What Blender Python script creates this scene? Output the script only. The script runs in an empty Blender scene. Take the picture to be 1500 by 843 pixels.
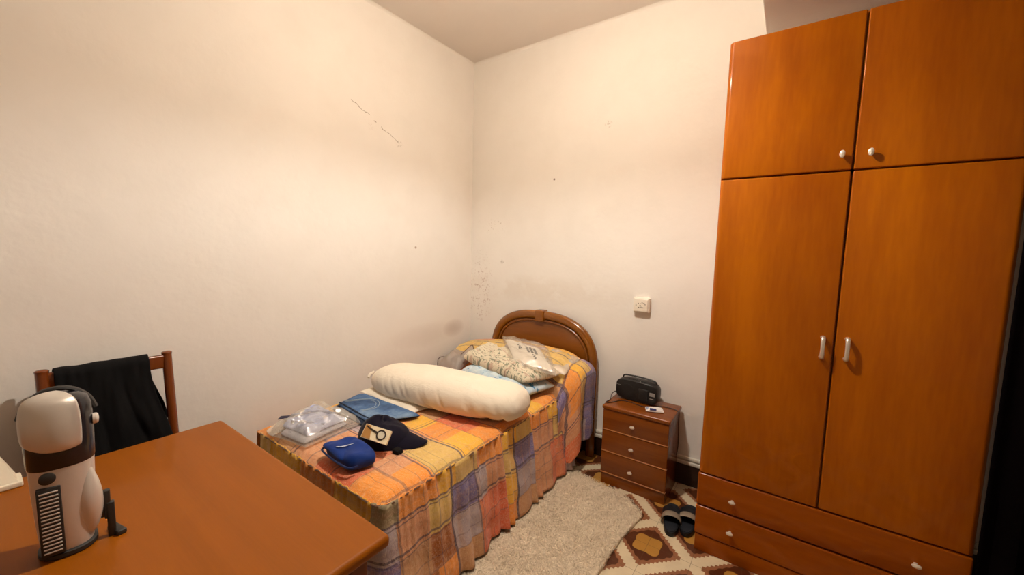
import bpy, bmesh, math, random
from mathutils import Vector, Matrix, noise
random.seed(7)
PI = math.pi
scene = bpy.context.scene
COL = scene.collection

# ------------------------------------------------------------------ helpers: objects
def empty(name, loc=(0, 0, 0), rz=0, label=None, cat=None, group=None):
    o = bpy.data.objects.new(name, None)
    o.empty_display_size = 0.05
    COL.objects.link(o)
    o.location = loc
    o.rotation_euler = (0, 0, rz)
    if label: o['label'] = label
    if cat: o['category'] = cat
    if group: o['group'] = group
    return o

def tag(o, label, cat, group=None):
    o['label'] = label; o['category'] = cat
    if group: o['group'] = group
    return o

def wmat(o):
    m = Matrix.LocRotScale(o.location, o.rotation_euler, None)
    return (wmat(o.parent) @ m) if o.parent else m

def build(name, bm, mat, parent=None, world=True, smooth=True, solid=None, sub=0, loc=None, auto=35):
    """link a bmesh as one object; verts are in world space unless world=False"""
    me = bpy.data.meshes.new(name)
    o = bpy.data.objects.new(name, me)
    COL.objects.link(o)
    if parent is not None:
        o.parent = parent
        if world:
            bmesh.ops.transform(bm, matrix=wmat(parent).inverted(), verts=bm.verts)
    elif loc is not None:
        o.location = loc
        if world:
            bmesh.ops.translate(bm, vec=-Vector(loc), verts=bm.verts)
    bmesh.ops.recalc_face_normals(bm, faces=bm.faces)
    bm.to_mesh(me); bm.free()
    if mat: me.materials.append(mat)
    if smooth:
        for p in me.polygons: p.use_smooth = True
        if auto:
            try: me.set_sharp_from_angle(angle=math.radians(auto))
            except Exception: pass
    if solid:
        md = o.modifiers.new('solid', 'SOLIDIFY'); md.thickness = solid; md.offset = 0
    if sub:
        md = o.modifiers.new('sub', 'SUBSURF'); md.levels = sub; md.render_levels = sub
    return o

def struct(o):
    o['kind'] = 'structure'
    return o

# ------------------------------------------------------------------ helpers: shapes
def box(bm, x0, x1, y0, y1, z0, z1, bev=0.0, seg=3, M=None):
    r = bmesh.ops.create_cube(bm, size=1)
    vs = r['verts']
    for v in vs:
        v.co = Vector(((x0 + x1) / 2 + v.co.x * (x1 - x0), (y0 + y1) / 2 + v.co.y * (y1 - y0), (z0 + z1) / 2 + v.co.z * (z1 - z0)))
    if bev > 0:
        es = list({e for v in vs for e in v.link_edges})
        rr = bmesh.ops.bevel(bm, geom=es, offset=bev, segments=seg, profile=0.5, affect='EDGES')
        vs = list({v for f in rr['faces'] for v in f.verts} | {v for v in vs if v.is_valid})
    if M is not None:
        for v in vs: v.co = M @ v.co
    return vs

def loft(bm, rings, closed_u=True, caps=True):
    vr = [[bm.verts.new(p) for p in r] for r in rings]
    n = len(vr[0])
    for i in range(len(vr) - 1):
        for j in range(n if closed_u else n - 1):
            k = (j + 1) % n
            bm.faces.new((vr[i][j], vr[i][k], vr[i + 1][k], vr[i + 1][j]))
    if caps and closed_u:
        bm.faces.new(vr[0][::-1]); bm.faces.new(vr[-1])
    return vr

def lathe(bm, prof, c=(0, 0, 0), n=32, sx=1, sy=1, M=None):
    rings = []
    for r, z in prof:
        ring = []
        for k in range(n):
            a = 2 * PI * k / n
            p = Vector((max(r, 1e-4) * math.cos(a) * sx, max(r, 1e-4) * math.sin(a) * sy, z))
            if M is not None: p = M @ p
            ring.append(p + Vector(c))
        rings.append(ring)
    return loft(bm, rings)

def catmull(pts, n=8, closed=False):
    pts = [Vector(p) for p in pts]; out = []
    N = len(pts)
    rng = range(N if closed else N - 1)
    for i in rng:
        if closed:
            p0, p1, p2, p3 = pts[i - 1], pts[i], pts[(i + 1) % N], pts[(i + 2) % N]
        else:
            p0 = pts[max(i - 1, 0)]; p1 = pts[i]; p2 = pts[i + 1]; p3 = pts[min(i + 2, N - 1)]
        for k in range(n):
            t = k / n
            out.append(0.5 * ((2 * p1) + (-p0 + p2) * t + (2 * p0 - 5 * p1 + 4 * p2 - p3) * t * t + (-p0 + 3 * p1 - 3 * p2 + p3) * t ** 3))
    if not closed: out.append(pts[-1])
    return out

def tube(bm, pts, r, n=8, closed=False, ref=Vector((0, 0, 1)), sx=1.0, sy=1.0):
    pts = [Vector(p) for p in pts]
    rings = []
    N = len(pts)
    for i, p in enumerate(pts):
        if closed: t = pts[(i + 1) % N] - pts[i - 1]
        else: t = pts[min(i + 1, N - 1)] - pts[max(i - 1, 0)]
        t.normalize()
        a = t.cross(ref)
        if a.length < 1e-3: a = t.cross(Vector((1, 0, 0)))
        a.normalize(); b = t.cross(a)
        rr = r[i] if isinstance(r, (list, tuple)) else r
        rings.append([p + a * math.cos(2 * PI * k / n) * rr * sx + b * math.sin(2 * PI * k / n) * rr * sy for k in range(n)])
    if closed:
        rings.append(rings[0][:])
        loft(bm, rings, caps=False)
        bmesh.ops.remove_doubles(bm, verts=bm.verts, dist=1e-6)
    else: loft(bm, rings)

def grid(bm, nu, nv, f, uvf=None, flip=False):
    """f(u,v)->xyz for u,v in 0..1, optional uvf(u,v)->(a,b)"""
    vs = [[bm.verts.new(f(i / nu, j / nv)) for j in range(nv + 1)] for i in range(nu + 1)]
    uvl = bm.loops.layers.uv.verify() if uvf else None
    for i in range(nu):
        for j in range(nv):
            q = [(i, j), (i + 1, j), (i + 1, j + 1), (i, j + 1)]
            if flip: q = q[::-1]
            fc = bm.faces.new([vs[a][b] for a, b in q])
            if uvf:
                for lp, (a, b) in zip(fc.loops, q): lp[uvl].uv = uvf(a / nu, b / nv)
    return vs

def nz(x, y=0, z=0, s=1.0):
    return noise.noise(Vector((x * s, y * s, z * s)))

def sstep(a, b, x):
    t = max(0, min(1, (x - a) / (b - a))); return t * t * (3 - 2 * t)

def cushion(bm, c00, c10, c11, c01, T, seed=0, wr=0.012, p=3.0, nu=46, nv=34, flat=0.35, ears=0.05, sag=None, base=0.0, wfreq=7, wstr=(1, 1), rc=.05):
    """stuffed / folded soft quad: corners are xyz of the underside, T thickness, flat = share of thickness below the seam"""
    C = [Vector(c) for c in (c00, c10, c11, c01)]
    def plan(u, v):
        uu, vv = u, v
        # pull the middles of the sides inwards a little (pillow ears)
        du = ears * (1 - (2 * v - 1) ** 2); dv = ears * (1 - (2 * u - 1) ** 2)
        uu = u + (0.5 - u) * 2 * du * abs(2 * u - 1) ** 2; vv = v + (0.5 - v) * 2 * dv * abs(2 * v - 1) ** 2
        a_, b_ = uu - .5, vv - .5
        uu = .5 + a_ * (1 - rc * (2 * abs(b_)) ** 5); vv = .5 + b_ * (1 - rc * (2 * abs(a_)) ** 5)
        return C[0] * (1 - uu) * (1 - vv) + C[1] * uu * (1 - vv) + C[2] * uu * vv + C[3] * (1 - uu) * vv
    def prof(u, v):
        a = abs(2 * u - 1) ** p; b = abs(2 * v - 1) ** p
        return (max(0, (1 - a) * (1 - b))) ** 0.5
    def edge(t): return 0.5 - 0.5 * math.cos(PI * t)
    def top(u, v):
        u, v = edge(u), edge(v)
        P = plan(u, v); h = prof(u, v)
        w = wr * h * (nz(P.x * wstr[0] + seed, P.y * wstr[1], seed, wfreq) + 0.5 * nz(P.x * wstr[0], P.y * wstr[1] + seed, 3 + seed, wfreq * 2.3))
        dz = sag(P.x, P.y) if sag else 0
        return P + Vector((0, 0, base + T * flat + T * (1 - flat) * h + w + dz))
    def bot(u, v):
        u, v = edge(u), edge(v)
        P = plan(u, v); h = prof(u, v)
        dz = sag(P.x, P.y) if sag else 0
        return P + Vector((0, 0, base + T * flat * (1 - h) + dz))
    uvf = lambda u, v: (edge(u), edge(v))
    grid(bm, nu, nv, top, uvf); grid(bm, nu, nv, bot, uvf, flip=True)
    bmesh.ops.remove_doubles(bm, verts=bm.verts, dist=2e-5)

# ------------------------------------------------------------------ helpers: materials
class MT:
    def __init__(s, name):
        s.m = bpy.data.materials.new(name); s.m.use_nodes = True
        s.t = s.m.node_tree; s.b = s.t.nodes['Principled BSDF']; s.out = s.t.nodes['Material Output']
    def n(s, typ, **kw):
        nd = s.t.nodes.new(typ)
        for k, v in kw.items(): setattr(nd, k, v)
        return nd
    def link(s, a, b): s.t.links.new(a, b)
    def inp(s, sock, v):
        if isinstance(v, (int, float)): sock.default_value = v
        elif isinstance(v, (tuple, list)): sock.default_value = v
        else: s.link(v, sock)
    def m_(s, op, a, b=0.0, c=None, clamp=False):
        nd = s.n('ShaderNodeMath', operation=op); nd.use_clamp = clamp
        s.inp(nd.inputs[0], a); s.inp(nd.inputs[1], b)
        if c is not None: s.inp(nd.inputs[2], c)
        return nd.outputs[0]
    def coord(s, kind='Object'):
        return s.n('ShaderNodeTexCoord').outputs[kind]
    def pos(s): return s.n('ShaderNodeNewGeometry').outputs['Position']
    def sep(s, v):
        nd = s.n('ShaderNodeSeparateXYZ'); s.link(v, nd.inputs[0]); return nd.outputs
    def comb(s, x, y, z):
        nd = s.n('ShaderNodeCombineXYZ')
        for i, v in enumerate((x, y, z)): s.inp(nd.inputs[i], v)
        return nd.outputs[0]
    def scale(s, v, sc):
        nd = s.n('ShaderNodeMapping'); s.link(v, nd.inputs[0]); nd.inputs['Scale'].default_value = sc; return nd.outputs[0]
    def noise(s, v, scale=5, detail=3, rough=.5, dist=0):
        nd = s.n('ShaderNodeTexNoise'); s.link(v, nd.inputs['Vector'])
        nd.inputs['Scale'].default_value = scale; nd.inputs['Detail'].default_value = detail
        nd.inputs['Roughness'].default_value = rough; nd.inputs['Distortion'].default_value = dist
        return nd.outputs[0]
    def ramp(s, f, stops, interp='LINEAR'):
        nd = s.n('ShaderNodeValToRGB'); nd.color_ramp.interpolation = interp
        e = nd.color_ramp.elements
        for i, (p, c) in enumerate(stops):
            if i < 2: el = e[i]; el.position = p
            else: el = e.new(p)
            el.color = c if len(c) == 4 else (*c, 1)
        s.link(f, nd.inputs[0]); return nd.outputs[0]
    def mix(s, f, a, b, mode='MIX'):
        nd = s.n('ShaderNodeMix', data_type='RGBA', blend_type=mode)
        s.inp(nd.inputs['Factor'], f)
        for k, v in (('A', a), ('B', b)):
            sk = [i for i in nd.inputs if i.name == k and i.type == 'RGBA'][0]
            if isinstance(v, (tuple, list)): v = v if len(v) == 4 else (*v, 1)
            s.inp(sk, v)
        return [o for o in nd.outputs if o.type == 'RGBA'][0]
    def bump(s, h, strength=.3, dist=.01):
        nd = s.n('ShaderNodeBump'); nd.inputs['Strength'].default_value = strength; nd.inputs['Distance'].default_value = dist
        s.link(h, nd.inputs['Height']); s.link(nd.outputs[0], s.b.inputs['Normal']); return nd.outputs[0]
    def set(s, col=None, rough=.5, metal=0, spec=.5, **kw):
        if col is not None:
            if isinstance(col, (tuple, list)): col = col if len(col) == 4 else (*col, 1)
            s.inp(s.b.inputs['Base Color'], col)
        s.inp(s.b.inputs['Roughness'], rough); s.inp(s.b.inputs['Metallic'], metal)
        s.b.inputs['Specular IOR Level'].default_value = spec
        for k, v in kw.items(): s.inp(s.b.inputs[k], v)
        return s.m

def hexc(h):
    h = h.lstrip('#'); c = [int(h[i:i + 2], 16) / 255 for i in (0, 2, 4)]
    return tuple(x / 12.92 if x <= .04045 else ((x + .055) / 1.055) ** 2.4 for x in c)

def simple(name, col, rough=.5, metal=0, spec=.5, nscale=0, namt=.1, bump=0, bscale=200):
    t = MT(name)
    if nscale:
        f = t.noise(t.coord(), nscale, 3)
        c = t.mix(f, tuple(x * (1 - namt) for x in col), tuple(min(1, x * (1 + namt)) for x in col))
    else: c = col
    if bump:
        t.bump(t.noise(t.coord(), bscale, 2), bump, .002)
    return t.set(c, rough, metal, spec)

def wood(name, base, dark, axis='z', rough=.28, streak=9, coat=0.0, spec=.5):
    t = MT(name)
    sc = {'z': (streak, streak, .7), 'x': (.7, streak, streak), 'y': (streak, .7, streak)}[axis]
    v = t.scale(t.pos(), sc)
    a = t.noise(v, 1.0, 4, .55, .6)
    fine = t.noise(t.scale(t.pos(), tuple(k * 14 for k in sc)), 1.0, 2)
    f = t.m_('ADD', t.m_('MULTIPLY', a, .8), t.m_('MULTIPLY', fine, .25))
    c = t.ramp(f, [(.28, dark), (.72, base)])
    t.bump(fine, .04, .001)
    t.set(c, rough, 0, spec)
    if coat:
        t.b.inputs['Coat Weight'].default_value = coat; t.b.inputs['Coat Roughness'].default_value = .08
    return t.m

def fabric(name, col, rough=.95, amt=.08, bump=.25, bs=350, sheen=.2, big=6):
    t = MT(name)
    f = t.noise(t.coord(), big, 3)
    c = t.mix(f, tuple(x * (1 - amt) for x in col), tuple(min(1, x * (1 + amt)) for x in col))
    t.bump(t.noise(t.coord(), bs, 2), bump, .001)
    t.set(c, rough, 0, .2)
    t.b.inputs['Sheen Weight'].default_value = sheen
    return t.m

# ---- walls
def wall_mat(name, which):
    t = MT(name)
    p = t.pos(); s = t.sep(p)
    big = t.noise(p, 1.3, 4, .55)
    med = t.noise(p, 5, 4, .6)
    col = t.mix(big, hexc('e2ddd6'), hexc('ece6de'))
    col = t.mix(t.m_('MULTIPLY', t.m_('SUBTRACT', med, .45, clamp=True), .5), col, hexc('d0c8bc'))
    def spot(cx, cz, rx, rz, colr, amt, gate=None, ns=60, thr=.55):
        nonlocal col
        h = s[1] if which == 'left' else s[0]
        dx = t.m_('DIVIDE', t.m_('SUBTRACT', h, cx), rx); dz = t.m_('DIVIDE', t.m_('SUBTRACT', s[2], cz), rz)
        d = t.m_('ADD', t.m_('MULTIPLY', dx, dx), t.m_('MULTIPLY', dz, dz))
        f = t.m_('SUBTRACT', 1.0, d, clamp=True)
        if gate:
            n = t.noise(p, ns, 4, .65)
            f = t.m_('MULTIPLY', f, t.m_('MULTIPLY', t.m_('SUBTRACT', n, thr, clamp=True), 9, clamp=True))
        col = t.mix(t.m_('MULTIPLY', f, amt), col, colr)
    if which == 'back':
        spot(-2.14, 1.10, .17, .30, hexc('8a4a2a'), .65, True, 55, .56)
        spot(-2.12, 1.36, .16, .12, hexc('8a6a48'), .6, True, 70, .6)
        spot(-2.02, 1.64, .2, .08, hexc('8a6a48'), .6, True, 60, .6)
        spot(-1.449, 1.971, .010, .010, hexc('5a3520'), .9)
        spot(-1.91, 1.35, .02, .02, hexc('7a6048'), .7, True, 90, .45)
        spot(-1.05, 2.3, .03, .03, hexc('8a7a68'), .5, True, 90, .5)
        spot(-1.6, 1.15, .9, .12, hexc('c8b8a4'), .25, True, 4, .4)
    if which == 'left':
        # hairline crack from (y 1.47, z 2.33) to (y 1.80, z 2.16)
        wob = t.m_('MULTIPLY', t.m_('SUBTRACT', t.noise(p, 16, 3), .5), .05)
        ln = t.m_('ADD', s[2], t.m_('MULTIPLY', t.m_('SUBTRACT', s[1], 1.47), .50))
        d = t.m_('ABSOLUTE', t.m_('SUBTRACT', t.m_('ADD', ln, wob), 2.325))
        band = t.m_('LESS_THAN', d, .0022)
        g = t.m_('MULTIPLY', t.m_('GREATER_THAN', s[1], 1.44), t.m_('LESS_THAN', s[1], 1.80))
        brk = t.m_('GREATER_THAN', t.noise(p, 9, 1), .44)
        col = t.mix(t.m_('MULTIPLY', t.m_('MULTIPLY', band, g), t.m_('MULTIPLY', brk, .65)), col, hexc('6a5238'))
        spot(1.80, 2.155, .035, .03, hexc('6a4a30'), .7, True, 75, .52)
        spot(1.58, 2.22, .03, .03, hexc('8a6a50'), .5, True, 80, .55)
        spot(2.36, .79, .13, .08, hexc('7a5440'), .30)
        spot(2.05, .78, .35, .10, hexc('9a7c66'), .16)
        spot(1.95, 1.45, .012, .012, hexc('8a6a50'), .8)
    h2 = t.m_('ADD', t.noise(p, 3, 4, .6), t.m_('MULTIPLY', t.noise(p, 60, 3), .08))
    t.bump(h2, .30, .02)
    return t.set(col, .75, 0, .25)

M = {}
M['wall_left'] = wall_mat('painted_plaster_left', 'left')
M['wall_back'] = wall_mat('painted_plaster_back', 'back')
M['wall'] = wall_mat('painted_plaster', 'none')
_t = MT('ceiling_paint'); _t.bump(_t.noise(_t.pos(), 3, 4), .3, .02)
M['ceiling'] = _t.set(_t.mix(_t.noise(_t.pos(), 2, 4), hexc('d8d0c8'), hexc('e2dad2')), .85, 0, .2)

# ---- hydraulic floor tiles
def floor_mat():
    t = MT('patterned_cement_tiles')
    s = t.sep(t.pos())
    X = t.m_('ADD', s[0], .47); Y = t.m_('SUBTRACT', s[1], 1.90)
    k = .70710678
    U = t.m_('MULTIPLY', t.m_('ADD', X, Y), k); V = t.m_('MULTIPLY', t.m_('SUBTRACT', X, Y), k)
    P = .4 * k
    def cell(a):   # signed distance from the nearest cell centre
        return t.m_('SUBTRACT', t.m_('PINGPONG', t.m_('ADD', a, P * 40), P / 2), 0.0)
    # pingpong: 0 at cell centre lines, P/2 at edges
    au, av = cell(U), cell(V)
    def zig(a, amp, per):
        return t.m_('MULTIPLY', t.m_('SUBTRACT', t.m_('PINGPONG', t.m_('ADD', a, 10), per), per / 2), amp / per)
    du = t.m_('ADD', au, zig(V, .010, .011)); dv = t.m_('ADD', av, zig(U, .010, .011))
    d = t.m_('MAXIMUM', du, dv)
    wob = t.m_('MULTIPLY', t.m_('SUBTRACT', t.noise(t.pos(), 25, 2), .5), .012)
    ds = t.m_('ADD', t.m_('SMOOTH_MAX', au, av, .05), t.m_('ADD', wob, zig(t.m_('ADD', U, V), .006, .02)))
    r = t.m_('SQRT', t.m_('ADD', t.m_('MULTIPLY', au, au), t.m_('MULTIPLY', av, av)))
    ang = t.m_('ARCTAN2', av, au)
    pet = t.m_('ADD', r, t.m_('MULTIPLY', t.m_('COSINE', t.m_('MULTIPLY', ang, 4)), -.010))
    pet = t.m_('ADD', pet, wob)
    cream = hexc('e6d6b4'); salmon = hexc('9a6444'); dark = hexc('4e1e0a'); ochre = hexc('b8863a')
    c = t.mix(t.m_('GREATER_THAN', d, P / 2 - .028), salmon, cream)
    c = t.mix(t.m_('LESS_THAN', ds, .094), c, dark)
    c = t.mix(t.m_('LESS_THAN', pet, .068), c, ochre)
    # grout joints of the 20 cm tiles
    def joint(a): return t.m_('LESS_THAN', t.m_('PINGPONG', t.m_('ADD', a, 20.0), .1), .0011)
    j = t.m_('MAXIMUM', joint(X), joint(Y))
    c = t.mix(t.m_('MULTIPLY', j, .6), c, hexc('5a4632'))
    c = t.mix(t.m_('MULTIPLY', t.noise(t.pos(), 9, 5, .65), .35), c, hexc('6b4a2c'))
    t.bump(t.noise(t.pos(), 20, 3), .08, .004)
    return t.set(c, .32, 0, .45)
M['floor'] = floor_mat()
M['tile_dark'] = simple('dark_brown_skirting', hexc('2a150c'), .35, nscale=8, namt=.3)
M['mould_white'] = simple('white_moulding', hexc('d9d2c2'), .4, nscale=10, namt=.1)

WB, WD = hexc('b06018'), hexc('944a10')
M['ward'] = wood('cherry_laminate', hexc('b06000'), hexc('8a3e00'), 'z', .42, 5, .3, .1)
M['ward_x'] = wood('cherry_laminate_horizontal', hexc('a25200'), hexc('803800'), 'x', .42, 5, .3, .1)
M['gap'] = simple('dark_gap', hexc('3a1204'), .6)
M['desk'] = wood('desk_laminate', hexc('945004'), hexc('864800'), 'x', .5, 14, .12, .15)
M['desk_side'] = wood('desk_side_laminate', hexc('7a3c14'), hexc('6a3010'), 'z', .4, 9)
M['ns'] = wood('nightstand_wood', hexc('86460a'), hexc('6a3204'), 'x', .25, 10, 0, .5)
M['ns_edge'] = wood('nightstand_light_edge', hexc('c08048'), hexc('b07038'), 'x', .3, 10)
M['hb'] = wood('headboard_panel', hexc('80480a'), hexc('683806'), 'x', .3, 9, .2)
M['hb_frame'] = wood('headboard_frame', hexc('8a500c'), hexc('704008'), 'x', .22, 9, .5)
M['chair'] = wood('chair_wood', hexc('7c3c0e'), hexc('602a08'), 'z', .25, 12, .3)
M['metal'] = simple('satin_nickel', (.80, .74, .66), .28, .75)
M['knob'] = simple('pearl_knob', (.82, .72, .6), .25, .3)
M['black_fabric'] = fabric('black_cloth', (.0035, .0032, .0035), .9, .3, .3, sheen=.02)
M['black_curtain'] = fabric('black_curtain_cloth', (.003, .002, .0022), 1, .3, .2, sheen=0); M['black_curtain'].node_tree.nodes['Principled BSDF'].inputs['Specular IOR Level'].default_value = .0  # near-black colour standing in for the unlit area beside the wardrobe

# ---- plaid
OR = hexc('f0963a'); YE = hexc('f2b838'); PY = hexc('dcb868'); SA = hexc('e0764a'); LA = hexc('8a7a98'); LG = hexc('b4a49c'); TN = hexc('c79468'); PK = hexc('d8986e'); DK = hexc('4c3c50'); BR = hexc('8a5c40')
def bandramp(t, f, lo, hi, bands):
    """bands: list of (start, colour) in metres"""
    g = t.m_('DIVIDE', t.m_('SUBTRACT', f, lo), hi - lo)
    st = [(max(0, min(1, (a - lo) / (hi - lo))), c) for a, c in bands]
    return t.ramp(g, st, 'CONSTANT')
GY = hexc('a89a78'); LV = hexc('7a70a0'); LG = hexc('b3a3a8'); RD = hexc('dc6a44'); CB = hexc('a8602c')
def plaid2(name, rows, ul, vl, urange, vrange, rowaxis):
    """rows: list of (start, [(start, colour), ...]); the rows step along rowaxis (0 = u, 1 = v)"""
    t = MT(name)
    uv = t.n('ShaderNodeUVMap').outputs[0]
    w = t.noise(uv, 6, 2); w2 = t.noise(uv, 7, 2, .5, .5)
    s = t.sep(uv)
    a = t.m_('ADD', s[0], t.m_('MULTIPLY', t.m_('SUBTRACT', w, .5), .022))
    b = t.m_('ADD', s[1], t.m_('MULTIPLY', t.m_('SUBTRACT', w2, .5), .026))
    R_, C_ = (a, b) if rowaxis == 0 else (b, a)
    rg = vrange if rowaxis == 0 else urange
    c = None
    for st, bands in rows:
        col = bandramp(t, C_, *rg, bands)
        c = col if c is None else t.mix(t.m_('GREATER_THAN', R_, st), c, col)
    def lines(x, pos):
        f = None
        for p0, wd, am in pos:
            g = t.m_('MULTIPLY', t.m_('LESS_THAN', t.m_('ABSOLUTE', t.m_('SUBTRACT', x, p0)), wd), am)
            f = g if f is None else t.m_('MAXIMUM', f, g)
        return f
    # broad soft warp stripes, then the dark pin stripes
    sub = t.noise(t.scale(uv, (26, .6, 1)), 1, 2); sub2 = t.noise(t.scale(uv, (.6, 26, 1)), 1, 2)
    c = t.mix(t.m_('MULTIPLY', t.m_('SUBTRACT', sub, .52, clamp=True), 2.0, clamp=True), c, hexc('b8886c'))
    c = t.mix(t.m_('MULTIPLY', t.m_('SUBTRACT', sub2, .52, clamp=True), 2.0, clamp=True), c, hexc('d8a070'))
    c = t.mix(lines(a, ul), c, DK); c = t.mix(lines(b, vl), c, DK)
    slub = t.noise(t.scale(uv, (60, 500, 1)), 1, 2); slub2 = t.noise(t.scale(uv, (500, 60, 1)), 1, 2)
    sl = t.m_('ADD', slub, slub2)
    c = t.mix(t.m_('MULTIPLY', t.m_('SUBTRACT', sl, .95, clamp=True), 1.2, clamp=True), c, hexc('f0d8b8'))
    mot = t.noise(uv, 22, 4, .6)
    c = t.mix(t.m_('MULTIPLY', t.m_('SUBTRACT', mot, .5, clamp=True), .6), c, hexc('8a5a40'))
    cr = t.noise(t.scale(uv, (14, 30, 1)), 1, 3, .6, 1.2)
    t.bump(t.m_('ADD', t.m_('MULTIPLY', cr, .8), t.m_('MULTIPLY', sl, .08)), .6, .014)
    t.set(c, .9, 0, .15); t.b.inputs['Sheen Weight'].default_value = .15
    return t.m
top_rows = [
 (0, [(-.2, OR), (.21, RD), (.46, PK), (.66, TN), (.84, OR)]),
 (.955, [(-.2, OR), (.12, PK), (.25, SA), (.40, PK), (.60, LG), (.80, OR)]),
 (1.095, [(-.2, PY), (.22, PK), (.36, PK), (.50, LG), (.70, LG), (.86, YE)]),
 (1.28, [(-.2, YE), (.16, OR), (.33, YE), (.45, OR), (.55, PK), (.7, LG)]),
 (1.43, [(-.2, OR), (.13, RD), (.36, TN), (.5, OR), (.7, PK)]),
 (1.56, [(-.2, OR), (.06, TN), (.2, LG), (.5, PK)]),
 (1.86, [(-.2, YE), (.22, OR), (.5, PK)]),
 (1.99, [(-.2, OR), (.3, SA), (.6, LG)])]
top_ul = [(.21, .002, .5), (.35, .005, .6), (.37, .002, .5), (.53, .004, .5), (.645, .005, .7), (.67, .003, .6), (.80, .004, .6), (.01, .004, .5), (.86, .002, .5)]
top_vl = [(.955, .007, .45), (.905, .002, .3), (1.03, .002, .35), (1.085, .004, .8), (1.10, .002, .7), (1.12, .002, .5), (1.27, .005, .85), (1.288, .0025, .7), (1.18, .002, .3), (1.43, .003, .35), (1.56, .005, .5), (1.85, .005, .8), (1.87, .002, .6), (2.12, .005, .7)]
M['plaid_top'] = plaid2('plaid_cotton_top', top_rows, top_ul, top_vl, (-.2, 1.4), (.7, 2.7), 1)
F_ = [(-.6, YE), (-.4, OR), (-.2, PY), (.0, YE), (.3, OR), (.55, YE)]
F2 = [(-.6, LG), (-.4, PK), (-.2, LV), (.0, TN), (.3, LG), (.55, PK)]
sk_rows = [
 (-9, F2 + [(.78, LG), (.88, SA), (.97, CB), (1.06, OR), (1.17, TN), (1.33, RD), (1.53, OR), (1.64, TN), (1.83, PK), (2.0, SA), (2.16, LG)]),
 (-.36, F2 + [(.78, LV), (.88, TN), (1.03, CB), (1.17, LG), (1.33, SA), (1.40, RD), (1.54, YE), (1.64, LG), (1.83, PK), (2.0, SA), (2.16, LV)]),
 (-.215, F2 + [(.78, LG), (.88, PK), (1.03, PY), (1.17, LV), (1.33, LG), (1.40, PK), (1.54, PY), (1.64, LV), (1.83, PK), (2.06, PY), (2.16, LV)]),
 (-.08, F_ + [(.78, GY), (.89, OR), (1.02, OR), (1.09, YE), (1.20, PY), (1.34, OR), (1.54, YE), (1.66, PY), (1.80, OR), (2.0, YE), (2.12, PY)])]
sk_ul = [(-.080, .004, .8), (-.095, .0025, .7), (-.20, .005, .75), (-.22, .0025, .6), (-.31, .003, .35), (-.36, .003, .35)]
sk_vl = [(.89, .003, .5), (1.02, .002, .35), (1.09, .003, .5), (1.175, .006, .9), (1.33, .004, .6), (1.35, .002, .5), (1.365, .002, .5), (1.45, .002, .4), (1.54, .003, .4), (1.645, .007, .9), (1.83, .004, .6), (1.93, .002, .5), (2.0, .002, .4), (2.16, .004, .7)]
M['plaid_skirt'] = plaid2('plaid_cotton_skirt', sk_rows, sk_ul, sk_vl, (-.6, .1), (-.6, 2.7), 0)
hd_rows = [
 (-9, [(1.9, RD), (2.21, SA), (2.30, LG), (2.36, LV)]),
 (-.33, [(1.9, PK), (2.21, PK), (2.27, PY), (2.34, LV)]),
 (-.16, [(1.9, PK), (2.21, OR), (2.27, PY), (2.34, LV)]),
 (-.02, [(1.9, LV), (2.19, OR), (2.27, YE), (2.34, PY), (2.42, LV)]),
 (.10, [(1.9, TN), (2.2, PY), (2.40, YE), (2.47, OR)]),
 (.34, [(1.9, OR), (2.2, LG), (2.40, YE), (2.47, OR)]),
 (.62, [(1.9, TN), (2.2, PY), (2.40, YE)]),
 (.84, [(1.9, OR), (2.2, PY), (2.38, PK), (2.45, TN)])]
hd_ul = [(-.045, .005, .7), (-.22, .005, .8), (-.24, .003, .7), (.09, .007, .7), (.28, .004, .4), (.6, .004, .5), (.84, .004, .5)]
hd_vl = [(2.195, .007, .8), (2.27, .003, .5), (2.34, .005, .85), (2.40, .004, .5)]
M['plaid_head'] = plaid2('plaid_cotton_head', hd_rows, hd_ul, hd_vl, (-.8, 1.2), (1.9, 2.6), 0)
M['piping'] = fabric('seam_piping', hexc('7a5a48'))
_t = MT('cream_cotton'); _p = _t.coord()
_f = _t.noise(_t.scale(_p, (1, 1, 1)), 7, 3, .5, 1.5); _w = _t.noise(_t.scale(_p, (5, 14, 8)), 1, 3, .6, 1.0)
_t.bump(_t.m_('ADD', _t.m_('MULTIPLY', _f, .9), _t.m_('MULTIPLY', _w, .5)), .28, .022)
M['cream'] = _t.set(_t.mix(_f, hexc('e6dac6'), hexc('efe5d4')), .9, 0, .2)
M['white_cotton'] = fabric('white_cotton', hexc('e8e0d4'), .9, .04, .2)

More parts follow.
